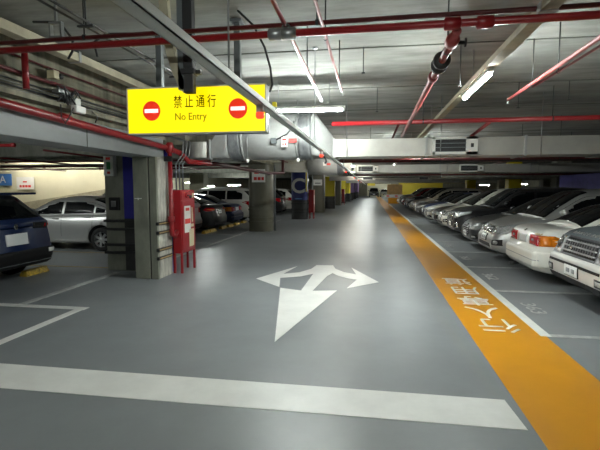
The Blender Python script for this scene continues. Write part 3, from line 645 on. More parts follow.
# ------------------------------------------------------------------ cars
def hermite(pts, x):
    if x <= pts[0][0]: return pts[0][1]
    if x >= pts[-1][0]: return pts[-1][1]
    n = len(pts); d = [(pts[i + 1][1] - pts[i][1]) / (pts[i + 1][0] - pts[i][0]) for i in range(n - 1)]
    m = [d[0]] + [0 if d[i - 1] * d[i] <= 0 else 2 * d[i - 1] * d[i] / (d[i - 1] + d[i]) for i in range(1, n - 1)] + [d[-1]]
    for i in range(n - 1):
        if x <= pts[i + 1][0]:
            h = pts[i + 1][0] - pts[i][0]; t = (x - pts[i][0]) / h
            return pts[i][1] * (2 * t**3 - 3 * t**2 + 1) + m[i] * h * (t**3 - 2 * t**2 + t) + pts[i + 1][1] * (-2 * t**3 + 3 * t**2) + m[i + 1] * h * (t**3 - t**2)

class Car:
    """Local frame: nose at x = 0, tail at x = L, width along y, ground at z = 0."""
    def __init__(s, L, W_, H, top, xa, xb, xc, xd, belt, roofw=.70, base=.90, R=.32, wb=(.85, 3.55), clear=.24, nose=None, tail=None, plan=None, crown=.03, bow=.14, wins=(), rear_cast='top', rake=0):
        s.__dict__.update(locals())
        s.nose = nose or [(.1, .16), (.3, .03), (.42, 0), (.55, 0), (.65, .05), (.8, .12), (.95, .22), (1.1, .3)]
        s.tail = tail or [(.1, .14), (.3, .03), (.42, 0), (.56, 0), (.64, .04), (.9, .08), (1.1, .12)]
        s.plan = plan or [(0, .70), (.05, .80), (.14, .885), (.32, .955), (.7, .99), (1.4, 1), (L - 1.2, 1), (L - .5, .975), (L - .2, .93), (L - .06, .85), (L, .77)]
        s.roofline = [(xa, s.belt_at(xa) - .055)] + [(xa + (xb - xa) * .5, s.belt_at(xa) + (H - .04 - s.belt_at(xa)) * .56), (xb, H - .045), ((xb + xc) / 2, H), (xc, H - .05)]
        if xd - xc > .05: s.roofline += [(xc + (xd - xc) * .5, H - .05 - (H - .05 - s.belt_at(xd)) * .42), (xd, s.belt_at(xd) + .0)]
        s.shell()
    def belt_at(s, x): return hermite(s.top, x)
    def hw(s, x): return s.W_ / 2 * hermite(s.plan, x)
    def side_w(s, x, z):
        b = s.belt_at(max(s.xa, min(s.xd, x))); t = max(0, min(1, (z - b) / (s.H - b)))
        k = 1 - .07 * max(0, (x - (s.xa + s.xd) / 2) / ((s.xd - s.xa) / 2)) ** 3
        return s.W_ / 2 * k * (s.base - (s.base - s.roofw) * t ** 1.15)
    def shell(s):
        L = s.L; xs = [0, .015, .04, .08, .13, .2, .28, .37]
        x = .48
        while x < L - .45: xs.append(x); x += .10
        xs += [L - .37, L - .28, L - .2, L - .13, L - .08, L - .04, L - .015, L]
        vs = []; n = 0
        for x in xs:
            h = s.hw(x); zt = s.belt_at(x)
            e = min(x, L - x)
            zb = s.clear + .05 * math.exp(-(e / .12) ** 2)
            H_ = zt - zb
            half = [(0, zb), (.5 * h, zb), (.86 * h, zb), (.955 * h, zb + .03 * 1), (.985 * h, zb + .16 * H_), (1.0 * h, zb + .32 * H_), (1.0 * h, zb + .48 * H_), (.992 * h, zb + .62 * H_), (.975 * h, zb + .76 * H_), (.95 * h, zb + .87 * H_), (.915 * h, zb + .945 * H_), (.85 * h, zb + .99 * H_), (.7 * h, zt + s.crown * .35), (.45 * h, zt + s.crown * .8), (.2 * h, zt + s.crown * .97), (0, zt + s.crown)]
            ring = half + [(-a, b) for a, b in half[-2:0:-1]]
            n = len(ring)
            for a, b in ring:
                dx = hermite(s.nose, b) * math.exp(-(x / .5) ** 2) - hermite(s.tail, b) * math.exp(-((L - x) / .5) ** 2)
                vs.append((x + dx, a, b))
        fs = [(i * n + j, i * n + (j + 1) % n, (i + 1) * n + (j + 1) % n, (i + 1) * n + j) for i in range(len(xs) - 1) for j in range(n)]
        k = len(xs) - 1; hn = n // 2
        for base, rev in ((0, 0), (k * n, 1)):      # close nose and tail with strips
            for j in range(hn):
                a, b, c_, d_ = base + j, base + j + 1, base + (n - j - 1) % n, base + (n - j) % n
                q = [a, b, c_, d_]; q = [v for i, v in enumerate(q) if v not in q[:i]]
                if len(q) > 2: fs.append(tuple(q if rev else q[::-1]))
        s.low = (vs, fs)
        # cabin
        cv = []; xs = []; N = 34
        for i in range(N + 1): xs.append(s.xa + (s.xd - s.xa) * i / N)
        for x in xs:
            b0 = s.belt_at(x) - .10; zr = hermite(s.roofline, x); half = []
            zr_ = max(zr, b0 + .11)
            rr = min(.10, (zr_ - b0) * .35)
            for t in (0, .25, .5, .75, 1): z = b0 + (zr_ - rr - b0) * t; half.append((s.side_w(x, z), z))
            w = s.side_w(x, zr_); half += [(w - .02, zr_ - rr * .55), (w - .055, zr_ - rr * .18), (w - .12, zr_ + .0), (w * .6, zr_ + .022), (w * .3, zr_ + .032), (0, zr_ + .036)]
            ring = [(0, b0)] + half + [(-a, b) for a, b in half[-2::-1]]
            m = len(ring)
            for a, b in ring:
                q = (a / (s.W_ / 2)) ** 2
                f = math.exp(-((x - s.xa) / .9) ** 2) * s.bow; g = math.exp(-((s.xd - x) / .7) ** 2) * s.bow * .6
                rk = s.rake * math.exp(-((s.xd - x) / .35) ** 2) * max(0, min(1, (b - s.belt_at(s.xd)) / (s.H - s.belt_at(s.xd))))
                cv.append((x - f * (1 - q) + f * .3 + g * (1 - q) - g * .3 - rk, a, b))
        cf = [(i * m + j, i * m + (j + 1) % m, (i + 1) * m + (j + 1) % m, (i + 1) * m + j) for i in range(N) for j in range(m)]
        hn = (m - 1) // 2
        for base, rev in ((0, 0), (N * m, 1)):
            for j in range(hn + 1):
                a, b, c_, d_ = base + j, base + j + 1, base + (m - j - 1) % m, base + (m - j) % m
                q = [a, b, c_, d_]; q = [v for i, v in enumerate(q) if v not in q[:i]]
                if len(q) > 2: cf.append(tuple(q if rev else q[::-1]))
        s.cab = (cv, cf)
        av = vs + cv; o = len(vs)
        s.bvh = BVHTree.FromPolygons([Vector(v) for v in av], fs + [tuple(o + i for i in f) for f in cf])
    def cast(s, axis, u, v):
        o, d = {'front': ((-3, u, v), (1, 0, 0)), 'rear': ((s.L + 3, u, v), (-1, 0, 0)), 'left': ((u, -4, v), (0, 1, 0)), 'right': ((u, 4, v), (0, -1, 0)), 'top': ((u, v, 4), (0, 0, -1))}[axis]
        h, nrm, i, dd = s.bvh.ray_cast(Vector(o), Vector(d))
        if h is None:
            g = {'front': (.25, u, v), 'rear': (s.L - .25, u, v), 'left': (u, -s.W_ / 2, v), 'right': (u, s.W_ / 2, v), 'top': (u, v, s.H)}[axis]
            h, nrm, i, dd = s.bvh.find_nearest(Vector(g))
        if nrm.dot(Vector(d)) > 0: nrm = -nrm
        return h, nrm
    def decal(s, b, poly, axis, off=.006, deep=.012, h=.07):
        t = bmesh.new(); t.faces.new([t.verts.new((p[0], p[1], 0)) for p in poly])
        bmesh.ops.triangulate(t, faces=t.faces[:])
        for _ in range(5):
            lg = [e for e in t.edges if e.calc_length() > h]
            if not lg: break
            bmesh.ops.subdivide_edges(t, edges=lg, cuts=1); bmesh.ops.triangulate(t, faces=t.faces[:])
        t.verts.index_update(); outer = []; inner = []
        dirv = {'front': Vector((1, 0, 0)), 'rear': Vector((-1, 0, 0)), 'left': Vector((0, 1, 0)), 'right': Vector((0, -1, 0)), 'top': Vector((0, 0, -1))}[axis]
        for v in t.verts:
            p, n = s.cast(axis, v.co.x, v.co.y); n = (n - dirv).normalized()
            outer.append(p + n * off); inner.append(p - n * deep)
        k = len(outer); fs = [tuple(v.index for v in f.verts) for f in t.faces]
        fs += [tuple(v.index for v in e.verts) + tuple(k + v.index for v in reversed(e.verts)) for e in t.edges if e.is_boundary]
        b.add(outer + inner, fs); 
        nb = len(t.faces)
        for q in range(len(fs)): b.sm[len(b.sm) - 1 - q] = q >= len(fs) - nb
        t.free(); return b

def mir(poly): return [(p[0], p[1]) for p in poly]
def flip_y(poly): return [(-p[0], p[1]) for p in poly][::-1]
def rc(u0, u1, v0, v1): return [(u0, v0), (u1, v0), (u1, v1), (u0, v1)]

def wheel_parts(root, x, side, R, w, y, alloy='alloy', spokes=7):
    # y = outer face of the tyre; side +1/-1
    cyl = empty('wheel', (x, 0, R)); cyl.parent = root
    o = [(R * .62, -.0), (R * .68, .012), (R * .93, .004), (R * .985, -.02), (R, -.05), (R, -w + .05), (R * .98, -w + .02), (R * .9, -w), (R * .6, -w)]
    b = mb('tyre').lathe([(r, side * (y + h)) for r, h in o], 32, 'y')
    t = b.build('tyre', parent=cyl)
    b = mb(alloy).lathe([(R * .62, side * (y - .0)), (R * .65, side * (y + .006)), (R * .60, side * (y - .015)), (R * .58, side * (y - .06)), (R * .56, side * (y - w))], 32, 'y')
    for i in range(spokes):
        a = 2 * PI * i / spokes; c_, s_ = math.cos(a), math.sin(a); px, pz = -s_, c_
        vs = []
        for (r, hw_, d) in ((R * .10, .030, -.012), (R * .60, .020 + .008, -.02)):
            for sgn in (-1, 1):
                for dd in (0, -.03): vs.append((c_ * r + px * hw_ * sgn, side * (y + d + dd), s_ * r + pz * hw_ * sgn))
        b.add(vs, [(0, 2, 6, 4), (1, 5, 7, 3), (0, 4, 5, 1), (2, 3, 7, 6), (0, 1, 3, 2), (4, 6, 7, 5)])
    b.lathe([(0, side * (y + .0)), (R * .12, side * (y - .002)), (R * .17, side * (y - .02)), (R * .17, side * (y - .06))], 20, 'y')
    b.build('rim', parent=cyl)
    mb('black').lathe([(0, side * (y - .07)), (R * .58, side * (y - .07)), (R * .58, side * (y - .075))], 24, 'y').build('brake_disc', parent=cyl)
    return cyl

def make_car(car, name, pm, front, rear, alloy='alloy', spokes=7, sill='trim', rails=False, seams=()):
    root = empty(name)
    lv, lf = car.low
    low = mb(pm); low.add(lv, lf, True)
    for f in range(len(low.f)): low.m[f] = 0
    ob = low.build('tmp')
    # cut the wheel arches
    cut = mb('trim')
    for wx in car.wb:
        for sd in (-1, 1):
            y0, y1 = sd * (car.W_ / 2 - .30), sd * (car.W_ / 2 + .3)
            nn = 36; r = car.R + .055
            vs = [(wx + r * math.cos(2 * PI * j / nn), yy, car.R + .02 + r * math.sin(2 * PI * j / nn)) for yy in (y0, y1) for j in range(nn)]
            cut.add(vs, [(j, (j + 1) % nn, nn + (j + 1) % nn, nn + j) for j in range(nn)] + [tuple(range(nn)), tuple(range(2 * nn - 1, nn - 1, -1))])
    co = cut.build('cut')
    md = ob.modifiers.new('b', 'BOOLEAN'); md.operation = 'DIFFERENCE'; md.solver = 'EXACT'; md.object = co
    try: md.material_mode = 'TRANSFER'
    except Exception: pass
    bpy.context.view_layer.update(); dg = bpy.context.evaluated_depsgraph_get()
    me = bpy.data.meshes.new_from_object(ob.evaluated_get(dg))
    b = MB(); b.mats = [pm, 'trim']
    mats = [m.name if m else pm for m in me.materials]
    b.v = [tuple(v.co) for v in me.vertices]; b.f = [tuple(p.vertices) for p in me.polygons]
    b.m = [1 if (p.material_index < len(mats) and mats[p.material_index] == 'trim') else 0 for p in me.polygons]; b.sm = [True] * len(b.f)
    for i, p in enumerate(me.polygons):
        if len(p.vertices) > 4: b.sm[i] = True
    bpy.data.objects.remove(ob); bpy.data.objects.remove(co)
    b.use(pm); b.add(*car.cab, True)
    b.use('trim')
    for (u0, v0, u1, v1, w_) in seams:            # door gaps
        for ax in ('left', 'right'):
            d = Vector((u1 - u0, v1 - v0)); n_ = Vector((-d.y, d.x)).normalized() * w_
            car.decal(b, [(u0 - n_.x, v0 - n_.y), (u1 - n_.x, v1 - n_.y), (u1 + n_.x, v1 + n_.y), (u0 + n_.x, v0 + n_.y)], ax, .0015, .004, .12)
    for ax in ('left', 'right'):
        x0, x1 = car.wb[0] + car.R + .07, car.wb[1] - car.R - .07
        b.use(sill); car.decal(b, rc(x0, x1, car.clear + .02, car.clear + (.09 if sill == pm else .13)), ax, .012, .01, .15)
    body = b.build('body', parent=root)
    # glass
    g = []
    W2 = car.W_ / 2
    xa, xb, xc, xd = car.xa, car.xb, car.xc, car.xd
    def tw(x): return car.side_w(x, hermite(car.roofline, x)) - .055
    pts = [xa + .06 + (xb - xa - .09) * i / 6 for i in range(7)]
    k0 = tw(pts[0])
    poly = [(x, -tw(x)) for x in pts] + [(x, tw(x)) for x in reversed(pts)] + [(xa + .03 + car.bow * .3 - car.bow * (1 - (q / (car.W_ / 2)) ** 2), q) for q in (k0 * .8, k0 * .5, 0, -k0 * .5, -k0 * .8)]
    car.decal(mb('glass'), poly, 'top', .004, .01, .14).build('windshield', parent=root)
    if car.rear_cast == 'top':
        pts = [xc + .05 + (xd - xc - .12) * i / 5 for i in range(6)]
        poly = [(x, -tw(x)) for x in pts] + [(x, tw(x)) for x in reversed(pts)]
        car.decal(mb('glass'), poly, 'top', .004, .01, .14).build('rear_window', parent=root)
    else:
        z0 = car.belt_at(xd) + .06; z1 = car.H - .14; wa = car.side_w(xd, z0) - .1; wb_ = car.side_w(xd, z1) - .10
        car.decal(mb('glass'), [(-wa, z0), (wa, z0), (wb_, z1), (-wb_, z1)], 'rear', .004, .01, .14).build('rear_window', parent=root)
    for (x1, x2) in car.wins:
        N = 8; lo = []; up = []
        for i in range(N + 1):
            x = x1 + (x2 - x1) * i / N; zb = car.belt_at(x) + .015
            zt = min(hermite(car.roofline, x) - .085, car.H - .13)
            if zt > zb + .008: lo.append((x, zb)); up.append((x, zt))
        for ax in ('left', 'right'):
            car.decal(mb('glass'), lo + up[::-1], ax, .004, .01, .14).build('side_window', parent=root)
    # features
    for (nm, pieces, both) in front + rear:
        for sgn in ((1, -1) if both else (1,)):
            b = MB()
            for (poly, m, ax, off) in pieces:
                b.use(m if m != 'PAINT' else pm)
                if sgn < 0:
                    if ax in ('front', 'rear'): poly = flip_y(poly)
                    elif ax == 'left': ax = 'right'
                car.decal(b, poly, ax, off, .014, .06)
            b.build(nm, parent=root)
    # mirrors and handles
    for sd in (-1, 1):
        mx = xa + .42; mz = car.belt_at(mx) + .07; my = car.side_w(mx, mz)
        b = mb(pm); vs = []; prof = [(0, 0), (.06, .012), (.10, .05), (.115, .1), (.10, .16), (.06, .2), (0, .21)]
        for r, h in prof:
            for j in range(16):
                a = 2 * PI * j / 16; vs.append((mx - .02 + r * .75 * math.cos(a), sd * (my + .045 + h), mz + .03 + r * .72 * math.sin(a)))
        b.add(vs, [(i * 16 + j, i * 16 + (j + 1) % 16, (i + 1) * 16 + (j + 1) % 16, (i + 1) * 16 + j) for i in range(len(prof) - 1) for j in range(16)], True)
        b.use('trim').tube([(mx, sd * (my - .03), mz - .04), (mx, sd * (my + .09), mz)], .02, 6)
        b.build('mirror', parent=root)
        for (x1, x2) in [w_ for w_ in car.wins if w_[1] - w_[0] > .5][:2]:
            hx = x2 - .14; hz = car.belt_at(hx) - .10
            p, n = car.cast('left' if sd < 0 else 'right', hx, hz)
            mb(pm).tube([(hx - .10, p.y - sd * .005, hz), (hx - .08, p.y + sd * .03, hz), (hx + .06, p.y + sd * .03, hz), (hx + .09, p.y - sd * .005, hz)], .014, 8).build('door_handle', parent=root)
        if rails:
            ys = car.side_w((xb + xc) / 2, car.H) - .07
            mb('alloy').tube([(xb + .15, sd * ys, car.H - .03), (xb + .25, sd * ys, car.H + .045), (xc - .2, sd * (ys - .02), car.H + .045), (xc - .08, sd * (ys - .03), car.H - .02)], .016, 8).build('roof_rail', parent=root)
        for wx in car.wb:
            wheel_parts(root, wx, sd, car.R, .22, W2 - .015, alloy, spokes)
    return root

def recolor(root, old, new):
    def rec(o):
        if o.type == 'MESH':
            for sl in o.material_slots:
                if sl.material and sl.material.name == old: sl.link = 'OBJECT'; sl.material = M[new]
        for c in kids(o): rec(c)
    rec(root)

def plate(ax, zc, w=.19, h=.075, y=0.):
    return ('license_plate', [(rc(y - w, y + w, zc - h, zc + h), 'trim', ax, .02), (rc(y - w + .012, y + w - .012, zc - h + .01, zc + h - .01), 'plate', ax, .026),
        (rc(y - .12, y - .02, zc - .03, zc + .03), 'plate_ink', ax, .0275), (rc(y + .02, y + .13, zc - .03, zc + .03), 'plate_ink', ax, .0275)], False)
def bars(y0, y1, z0, z1, n, m='chrome', off=.014, th=.3):
    out = []; st = (z1 - z0) / n
    for i in range(n): zz = z0 + st * (i + .5); out.append((rc(y0, y1, zz - st * th / 2, zz + st * th / 2), m, 'front', off))
    return out

# 1: boxy luxury off-roader (near right)
sv = Car(4.6, 1.92, 1.80, [(0, .90), (.04, 1.00), (.15, 1.07), (.5, 1.12), (1.15, 1.16), (3, 1.17), (4.6, 1.14)], 1.15, 1.85, 4.1, 4.52, 0, roofw=.78, base=.92, R=.37, wb=(.9, 3.7), clear=.30,
         nose=[(.2, .22), (.34, .10), (.44, .01), (.66, 0), (.72, .03), (.78, .07), (1.0, .13), (1.2, .26)], tail=[(.3, .1), (.45, 0), (.65, 0), (.72, .05), (1.2, .12)], plan=[(0, .80), (.06, .88), (.16, .94), (.34, .98), (.8, 1), (4.0, 1), (4.4, .96), (4.6, .88)],
         wins=((1.42, 2.35), (2.42, 3.35), (3.42, 4.25)), rear_cast='rear')
gy = .49
svf = [('grille', [(rc(-gy, gy, .74, 1.01), 'alloy_dark', 'front', .004), (rc(-gy + .03, gy - .03, .77, .985), 'trim', 'front', .009)] + bars(-gy + .03, gy - .03, .775, .98, 3, 'steel', .026, .30), False),
       ('grille_mesh', [(rc(-.42 + .07 * i, -.385 + .07 * i, .79, .965), 'alloy_dark', 'front', .018) for i in range(12)], False),
       ('headlight', [([(.50, .74), (.82, .76), (.85, .98), (.50, 1.0)], 'lens', 'front', .010), ([(.53 + .09 * (1 + math.cos(a * PI / 8)), .875 + .09 * math.sin(a * PI / 8)) for a in range(16)], 'chrome', 'front', .018)], True),
       ('bumper_slot', [(rc(-.74, .74, .62, .655), 'trim', 'front', .014)], False),
       ('lower_intake', [([(-.84, .33), (.84, .33), (.74, .455), (-.74, .455)], 'trim', 'front', .014)], False),
       ('fog_light', [([(.62, .47), (.80, .47), (.82, .57), (.62, .57)], 'trim', 'front', .013), ([(.65, .49), (.78, .49), (.78, .55), (.65, .55)], 'lens', 'front', .02)], True),
       ('badge', [([(.22 + .05 * math.cos(a * PI / 6), .86 + .026 * math.sin(a * PI / 6)) for a in range(12)], 'chrome', 'front', .03)], False),
       plate('front', .56, .2, .08)]
svr = [('taillight', [(rc(.72, .90, .80, 1.12), 'tail_red', 'rear', .008)], True), plate('rear', .85)]
A = make_car(sv, 'off_road_car', 'p_steelblue', svf, svr, spokes=5, seams=((1.35, .42, 1.35, 1.12, .004), (2.38, .42, 2.38, 1.12, .004), (3.38, .5, 3.38, 1.12, .004)))
# bright lower bumper part and hood lettering
b = MB().use('p_bright'); sv.decal(b, [(-.90, .45), (.90, .45), (.92, .74), (-.92, .74)], 'front', .008, .01, .06); b.build('bumper', parent=A)
o = text_mesh('hood_lettering', 'R A N G E   R O V E R', .10, 'alloy', .004, A)
hp, hn = sv.cast('top', .21, 0); hp2, _ = sv.cast('top', .28, 0); upv = (hp2 - hp).normalized()
orient(o, hp + Vector((0, 0, .012)), (0, -1, 0), upv, 1.0, .8)

# 2: older saloon seen from its tail
se = Car(4.55, 1.74, 1.42, [(0, .58), (.05, .68), (.2, .78), (.6, .86), (1.25, .93), (2.2, .93), (3.4, .95), (3.9, 1.0), (4.35, .985), (4.5, .95), (4.55, .88)], 1.22, 2.05, 3.05, 3.85, 0, roofw=.68, base=.90, R=.31, wb=(.85, 3.45),
         plan=[(0, .74), (.05, .82), (.14, .89), (.32, .955), (.7, .99), (1.4, 1), (3.4, 1), (4.0, .985), (4.3, .955), (4.45, .92), (4.55, .86)], clear=.22,
         tail=[(.1, .2), (.3, .03), (.4, 0), (.56, 0), (.62, .06), (.8, .06), (.95, .10), (1.1, .16)], crown=.02, wins=((1.55, 2.3), (2.36, 3.2), (3.24, 3.6)))
ser = [('taillight', [(rc(.34, .74, .70, .88), 'tail_red', 'rear', .010), (rc(.46, .56, .77, .81), 'plate_ink', 'rear', .014)], True),
       ('turn_signal', [(rc(.745, .84, .70, .88), 'tail_orange', 'rear', .010)], True),
       ('side_signal', [(rc(4.30, 4.50, .71, .87), 'tail_orange', 'left', .010)], True),
       ('license_plate', [(rc(-.20, .20, .71, .86), 'plate', 'rear', .010)], False),
       ('bumper', [(rc(-.84, .84, .34, .60), 'PAINT', 'rear', .025), (rc(-.84, .84, .455, .47), 'plate_ink', 'rear', .027)], False),
       ('bumper_end', [(rc(3.85, 4.52, .34, .60), 'PAINT', 'left', .02)], True),
       ('emblem', [(rc(-.03, .03, .905, .945), 'chrome', 'rear', .008)], False),
       ('script_badge', [(rc(.52 + .035 * i, .54 + .035 * i, .885, .905 + .01 * (i % 2)), 'brass', 'rear', .006) for i in range(6)], False)]
def sedan_front(gz0=.52, gz1=.66):
    return [('grille', [(rc(-.34, .34, gz0, gz1), 'trim', 'front', .006)] + bars(-.33, .33, gz0, gz1, 3, 'chrome', .014, .3), False),
       ('headlight', [([(.42, .58), (.76, .56), (.82, .70), (.62, .70), (.44, .67)], 'lens', 'front', .008)], True),
       ('headlight_side', [([(.10, .60), (.38, .66), (.34, .72), (.12, .69)], 'lens', 'left', .006)], True),
       ('lower_intake', [([(-.5, .32), (.5, .32), (.46, .42), (-.46, .42)], 'trim', 'front', .008)], False),
       ('fog_light', [(rc(.58, .72, .34, .42), 'lens', 'front', .008)], True), plate('front', .475)]
Bc = make_car(se, 'saloon_car', 'p_white', sedan_front(), ser, seams=((1.50, .4, 1.50, .92, .004), (2.33, .4, 2.33, .92, .004), (3.2, .62, 3.2, .92, .004)), sill='p_white')
mb('charcoal').tube([(4.38, -.5, .22), (4.56, -.5, .21)], .028, 10).build('exhaust_pipe', parent=Bc)

# 3: crossover, nose out
cr = Car(4.55, 1.82, 1.66, [(0, .72), (.04, .80), (.14, .86), (.4, .94), (1.05, 1.06), (1.6, 1.08), (3.4, 1.12), (4.55, 1.12)], .95, 1.95, 3.9, 4.50, 0, roofw=.74, base=.91, R=.34, wb=(.88, 3.5), clear=.25,
         wins=((1.35, 2.2), (2.27, 3.15), (3.22, 4.0)), rear_cast='rear', plan=[(0, .66), (.05, .76), (.14, .85), (.32, .94), (.7, .99), (1.4, 1), (3.6, 1), (4.2, .97), (4.45, .92), (4.55, .86)])
crf = [('grille', [([(-.42, .66), (.42, .66), (.36, .83), (-.36, .83)], 'chrome', 'front', .008), ([(-.37, .68), (.37, .68), (.32, .81), (-.32, .81)], 'trim', 'front', .012)] + bars(-.34, .34, .69, .80, 2, 'chrome', .02, .25), False),
       ('badge', [([(.07 * math.cos(a * PI / 8), .745 + .05 * math.sin(a * PI / 8)) for a in range(16)], 'chrome', 'front', .028)], False),
       ('headlight', [([(.45, .64), (.80, .68), (.88, .82), (.72, .87), (.43, .79)], 'lens', 'front', .010), ([(.56 + .05 * math.cos(a * PI / 6), .735 + .045 * math.sin(a * PI / 6)) for a in range(12)], 'chrome', 'front', .018)], True),
       ('headlight_side', [([(.10, .68), (.5, .80), (.78, .93), (.40, .89), (.13, .81)], 'lens', 'left', .008)], True),
       ('fog_light', [([(.60, .42), (.80, .42), (.80, .56), (.62, .54)], 'trim', 'front', .006), ([(.70 + .045 * math.cos(a * PI / 6), .485 + .045 * math.sin(a * PI / 6)) for a in range(12)], 'lens', 'front', .014)], True),
       ('lower_intake', [([(-.48, .36), (.48, .36), (.44, .44), (-.44, .44)], 'trim', 'front', .010)], False), plate('front', .56)]
crr = [('taillight', [([(.62, .84), (.86, .84), (.88, 1.06), (.70, 1.06)], 'tail_red', 'rear', .008)], True), plate('rear', .80),
       ('rear_bumper_strip', [(rc(-.8, .8, .32, .46), 'trim', 'rear', .010)], False), ('badge', [([(.05 * math.cos(a * PI / 6), .98 + .05 * math.sin(a * PI / 6)) for a in range(12)], 'chrome', 'rear', .01)], False)]
Cc = make_car(cr, 'crossover_car', 'p_silver', crf, crr, seams=((1.32, .42, 1.32, 1.05, .004), (2.24, .42, 2.24, 1.08, .004), (3.18, .6, 3.18, 1.1, .004)), sill='p_silver')

# 4: larger dark SUV with chrome face
bs = Car(4.7, 1.86, 1.70, [(0, .80), (.04, .90), (.14, .97), (.4, 1.03), (1.15, 1.10), (3.2, 1.13), (4.7, 1.12)], 1.1, 2.0, 4.0, 4.62, 0, roofw=.75, base=.91, R=.36, wb=(.9, 3.65), clear=.27,
         nose=[(.15, .15), (.35, .03), (.5, 0), (.7, .01), (.9, .07), (1.1, .2)], plan=[(0, .76), (.05, .84), (.14, .90), (.32, .96), (.7, .99), (1.4, 1), (3.8, 1), (4.3, .98), (4.6, .92), (4.7, .86)],
         wins=((1.5, 2.35), (2.42, 3.3), (3.37, 4.15)), rear_cast='rear')
bsf = [('grille', [([(-.40, .60), (.40, .60), (.46, .90), (-.46, .90)], 'chrome', 'front', .008), ([(-.36, .63), (.36, .63), (.41, .87), (-.41, .87)], 'trim', 'front', .014)] + bars(-.37, .37, .64, .86, 4, 'chrome', .022, .3), False),
       ('headlight', [([(.49, .76), (.80, .78), (.86, .90), (.50, .90)], 'lens', 'front', .010), (rc(.49, .80, .735, .75), 'chrome', 'front', .012)], True),
       ('headlight_side', [([(.1, .80), (.45, .88), (.5, .95), (.12, .92)], 'lens', 'left', .008)], True),
       ('fog_light', [([(.60, .40), (.80, .42), (.80, .58), (.62, .56)], 'chrome', 'front', .006), ([(.64, .43), (.77, .44), (.77, .55), (.65, .54)], 'trim', 'front', .012)], True),
       ('lower_intake', [([(-.55, .32), (.55, .32), (.52, .42), (-.52, .42)], 'alloy_dark', 'front', .010)], False), plate('front', .52)]
Dc = make_car(bs, 'sport_utility_car', 'p_black', bsf, crr[:3], seams=((1.45, .45, 1.45, 1.08, .004), (2.38, .45, 2.38, 1.1, .004), (3.33, .6, 3.33, 1.1, .004)))

# 5: newer saloon / notchback, nose out
ns = Car(4.6, 1.78, 1.45, [(0, .62), (.05, .71), (.18, .79), (.6, .87), (1.3, .96), (2.2, .98), (3.6, 1.02), (4.2, 1.06), (4.5, 1.04), (4.6, .94)], 1.15, 2.1, 3.15, 4.15, 0, roofw=.68, base=.90, R=.32, wb=(.88, 3.55),
         clear=.21, wins=((1.55, 2.35), (2.42, 3.30), (3.35, 3.78)), crown=.02, plan=[(0, .66), (.05, .76), (.14, .86), (.32, .95), (.7, .99), (1.4, 1), (3.6, 1), (4.2, .97), (4.45, .91), (4.6, .80)])
nsr = [('taillight', [([(.45, .86), (.86, .82), (.84, .96), (.47, .94)], 'tail_red', 'rear', .010), (rc(.5, .8, .88, .895), 'tail_orange', 'rear', .014)], True), ('trunk_strip', [(rc(-.4, .4, .90, .925), 'chrome', 'rear', .010)], False), plate('rear', .78),
       ('taillight_side', [([(4.2, .86), (4.5, .84), (4.5, .95), (4.25, .93)], 'tail_red', 'left', .008)], True), ('rear_bumper_strip', [(rc(-.7, .7, .28, .38), 'trim', 'rear', .008)], False)]
nsf = [('grille', [([(-.38, .40), (.38, .40), (.32, .64), (-.32, .64)], 'trim', 'front', .008)] + bars(-.33, .33, .43, .62, 4, 'alloy', .015, .2), False),
       ('headlight', [([(.42, .56), (.74, .56), (.84, .68), (.66, .70), (.44, .64)], 'lens', 'front', .010)], True),
       ('headlight_side', [([(.10, .60), (.42, .70), (.5, .75), (.16, .70)], 'lens', 'left', .008)], True),
       ('fog_light', [([(.56, .30), (.78, .32), (.76, .44), (.60, .42)], 'trim', 'front', .006), (rc(.62, .72, .34, .39), 'lens', 'front', .012)], True),
       ('badge', [([(.05 * math.cos(a * PI / 6), .66 + .03 * math.sin(a * PI / 6)) for a in range(12)], 'chrome', 'front', .012)], False), plate('front', .42)]
Ec = make_car(ns, 'saloon_car', 'p_dark', nsf, nsr, seams=((1.52, .4, 1.52, .95, .004), (2.38, .4, 2.38, .97, .004), (3.3, .6, 3.3, 1.0, .004)), sill='p_dark')

# 6: dark blue family crossover, tail to the aisle (left)
bl = Car(4.45, 1.84, 1.64, [(0, .74), (.05, .84), (.2, .93), (.5, 1.0), (1.05, 1.06), (3.2, 1.10), (4.45, 1.10)], 1.0, 1.9, 3.75, 4.38, 0, roofw=.70, base=.90, R=.34, wb=(.88, 3.5), clear=.26,
         tail=[(.2, .12), (.35, .03), (.45, 0), (.62, 0), (.68, .04), (1.1, .08)], wins=((1.4, 2.2), (2.27, 3.1), (3.17, 3.8)), rear_cast='rear', rake=.10,
         plan=[(0, .7), (.06, .82), (.2, .92), (.5, .98), (1, 1), (3.6, 1), (4.0, .98), (4.3, .93), (4.45, .86)])
blr = [('taillight', [([(.40, .96), (.86, .94), (.88, 1.06), (.40, 1.07)], 'trim', 'rear', .010), ([(.66, .975), (.70, .975), (.72, 1.04), (.68, 1.04)], 'tail_red', 'rear', .014), ([(.74, .975), (.78, .975), (.80, 1.04), (.76, 1.04)], 'tail_red', 'rear', .014)], True),
       ('badge', [([(.05 * math.cos(a * PI / 3), 1.02 + .06 * math.sin(a * PI / 3)) for a in range(6)], 'chrome', 'rear', .014)], False),
       ('license_plate', [(rc(-.24, .24, .70, .90), 'plate', 'rear', .012)], False),
       ('bumper', [(rc(-.85, .85, .30, .60), 'trim', 'rear', .022), (rc(-.85, .85, .36, .38), 'chrome', 'rear', .026)], False),
       ('bumper_side', [(rc(3.88, 4.40, .30, .60), 'trim', 'left', .018)], True),
       ('reflector', [(rc(.66, .84, .50, .57), 'label', 'rear', .03)], True),
       ('skid_plate', [(rc(-.4, .4, .26, .31), 'chrome', 'rear', .012)], False)]
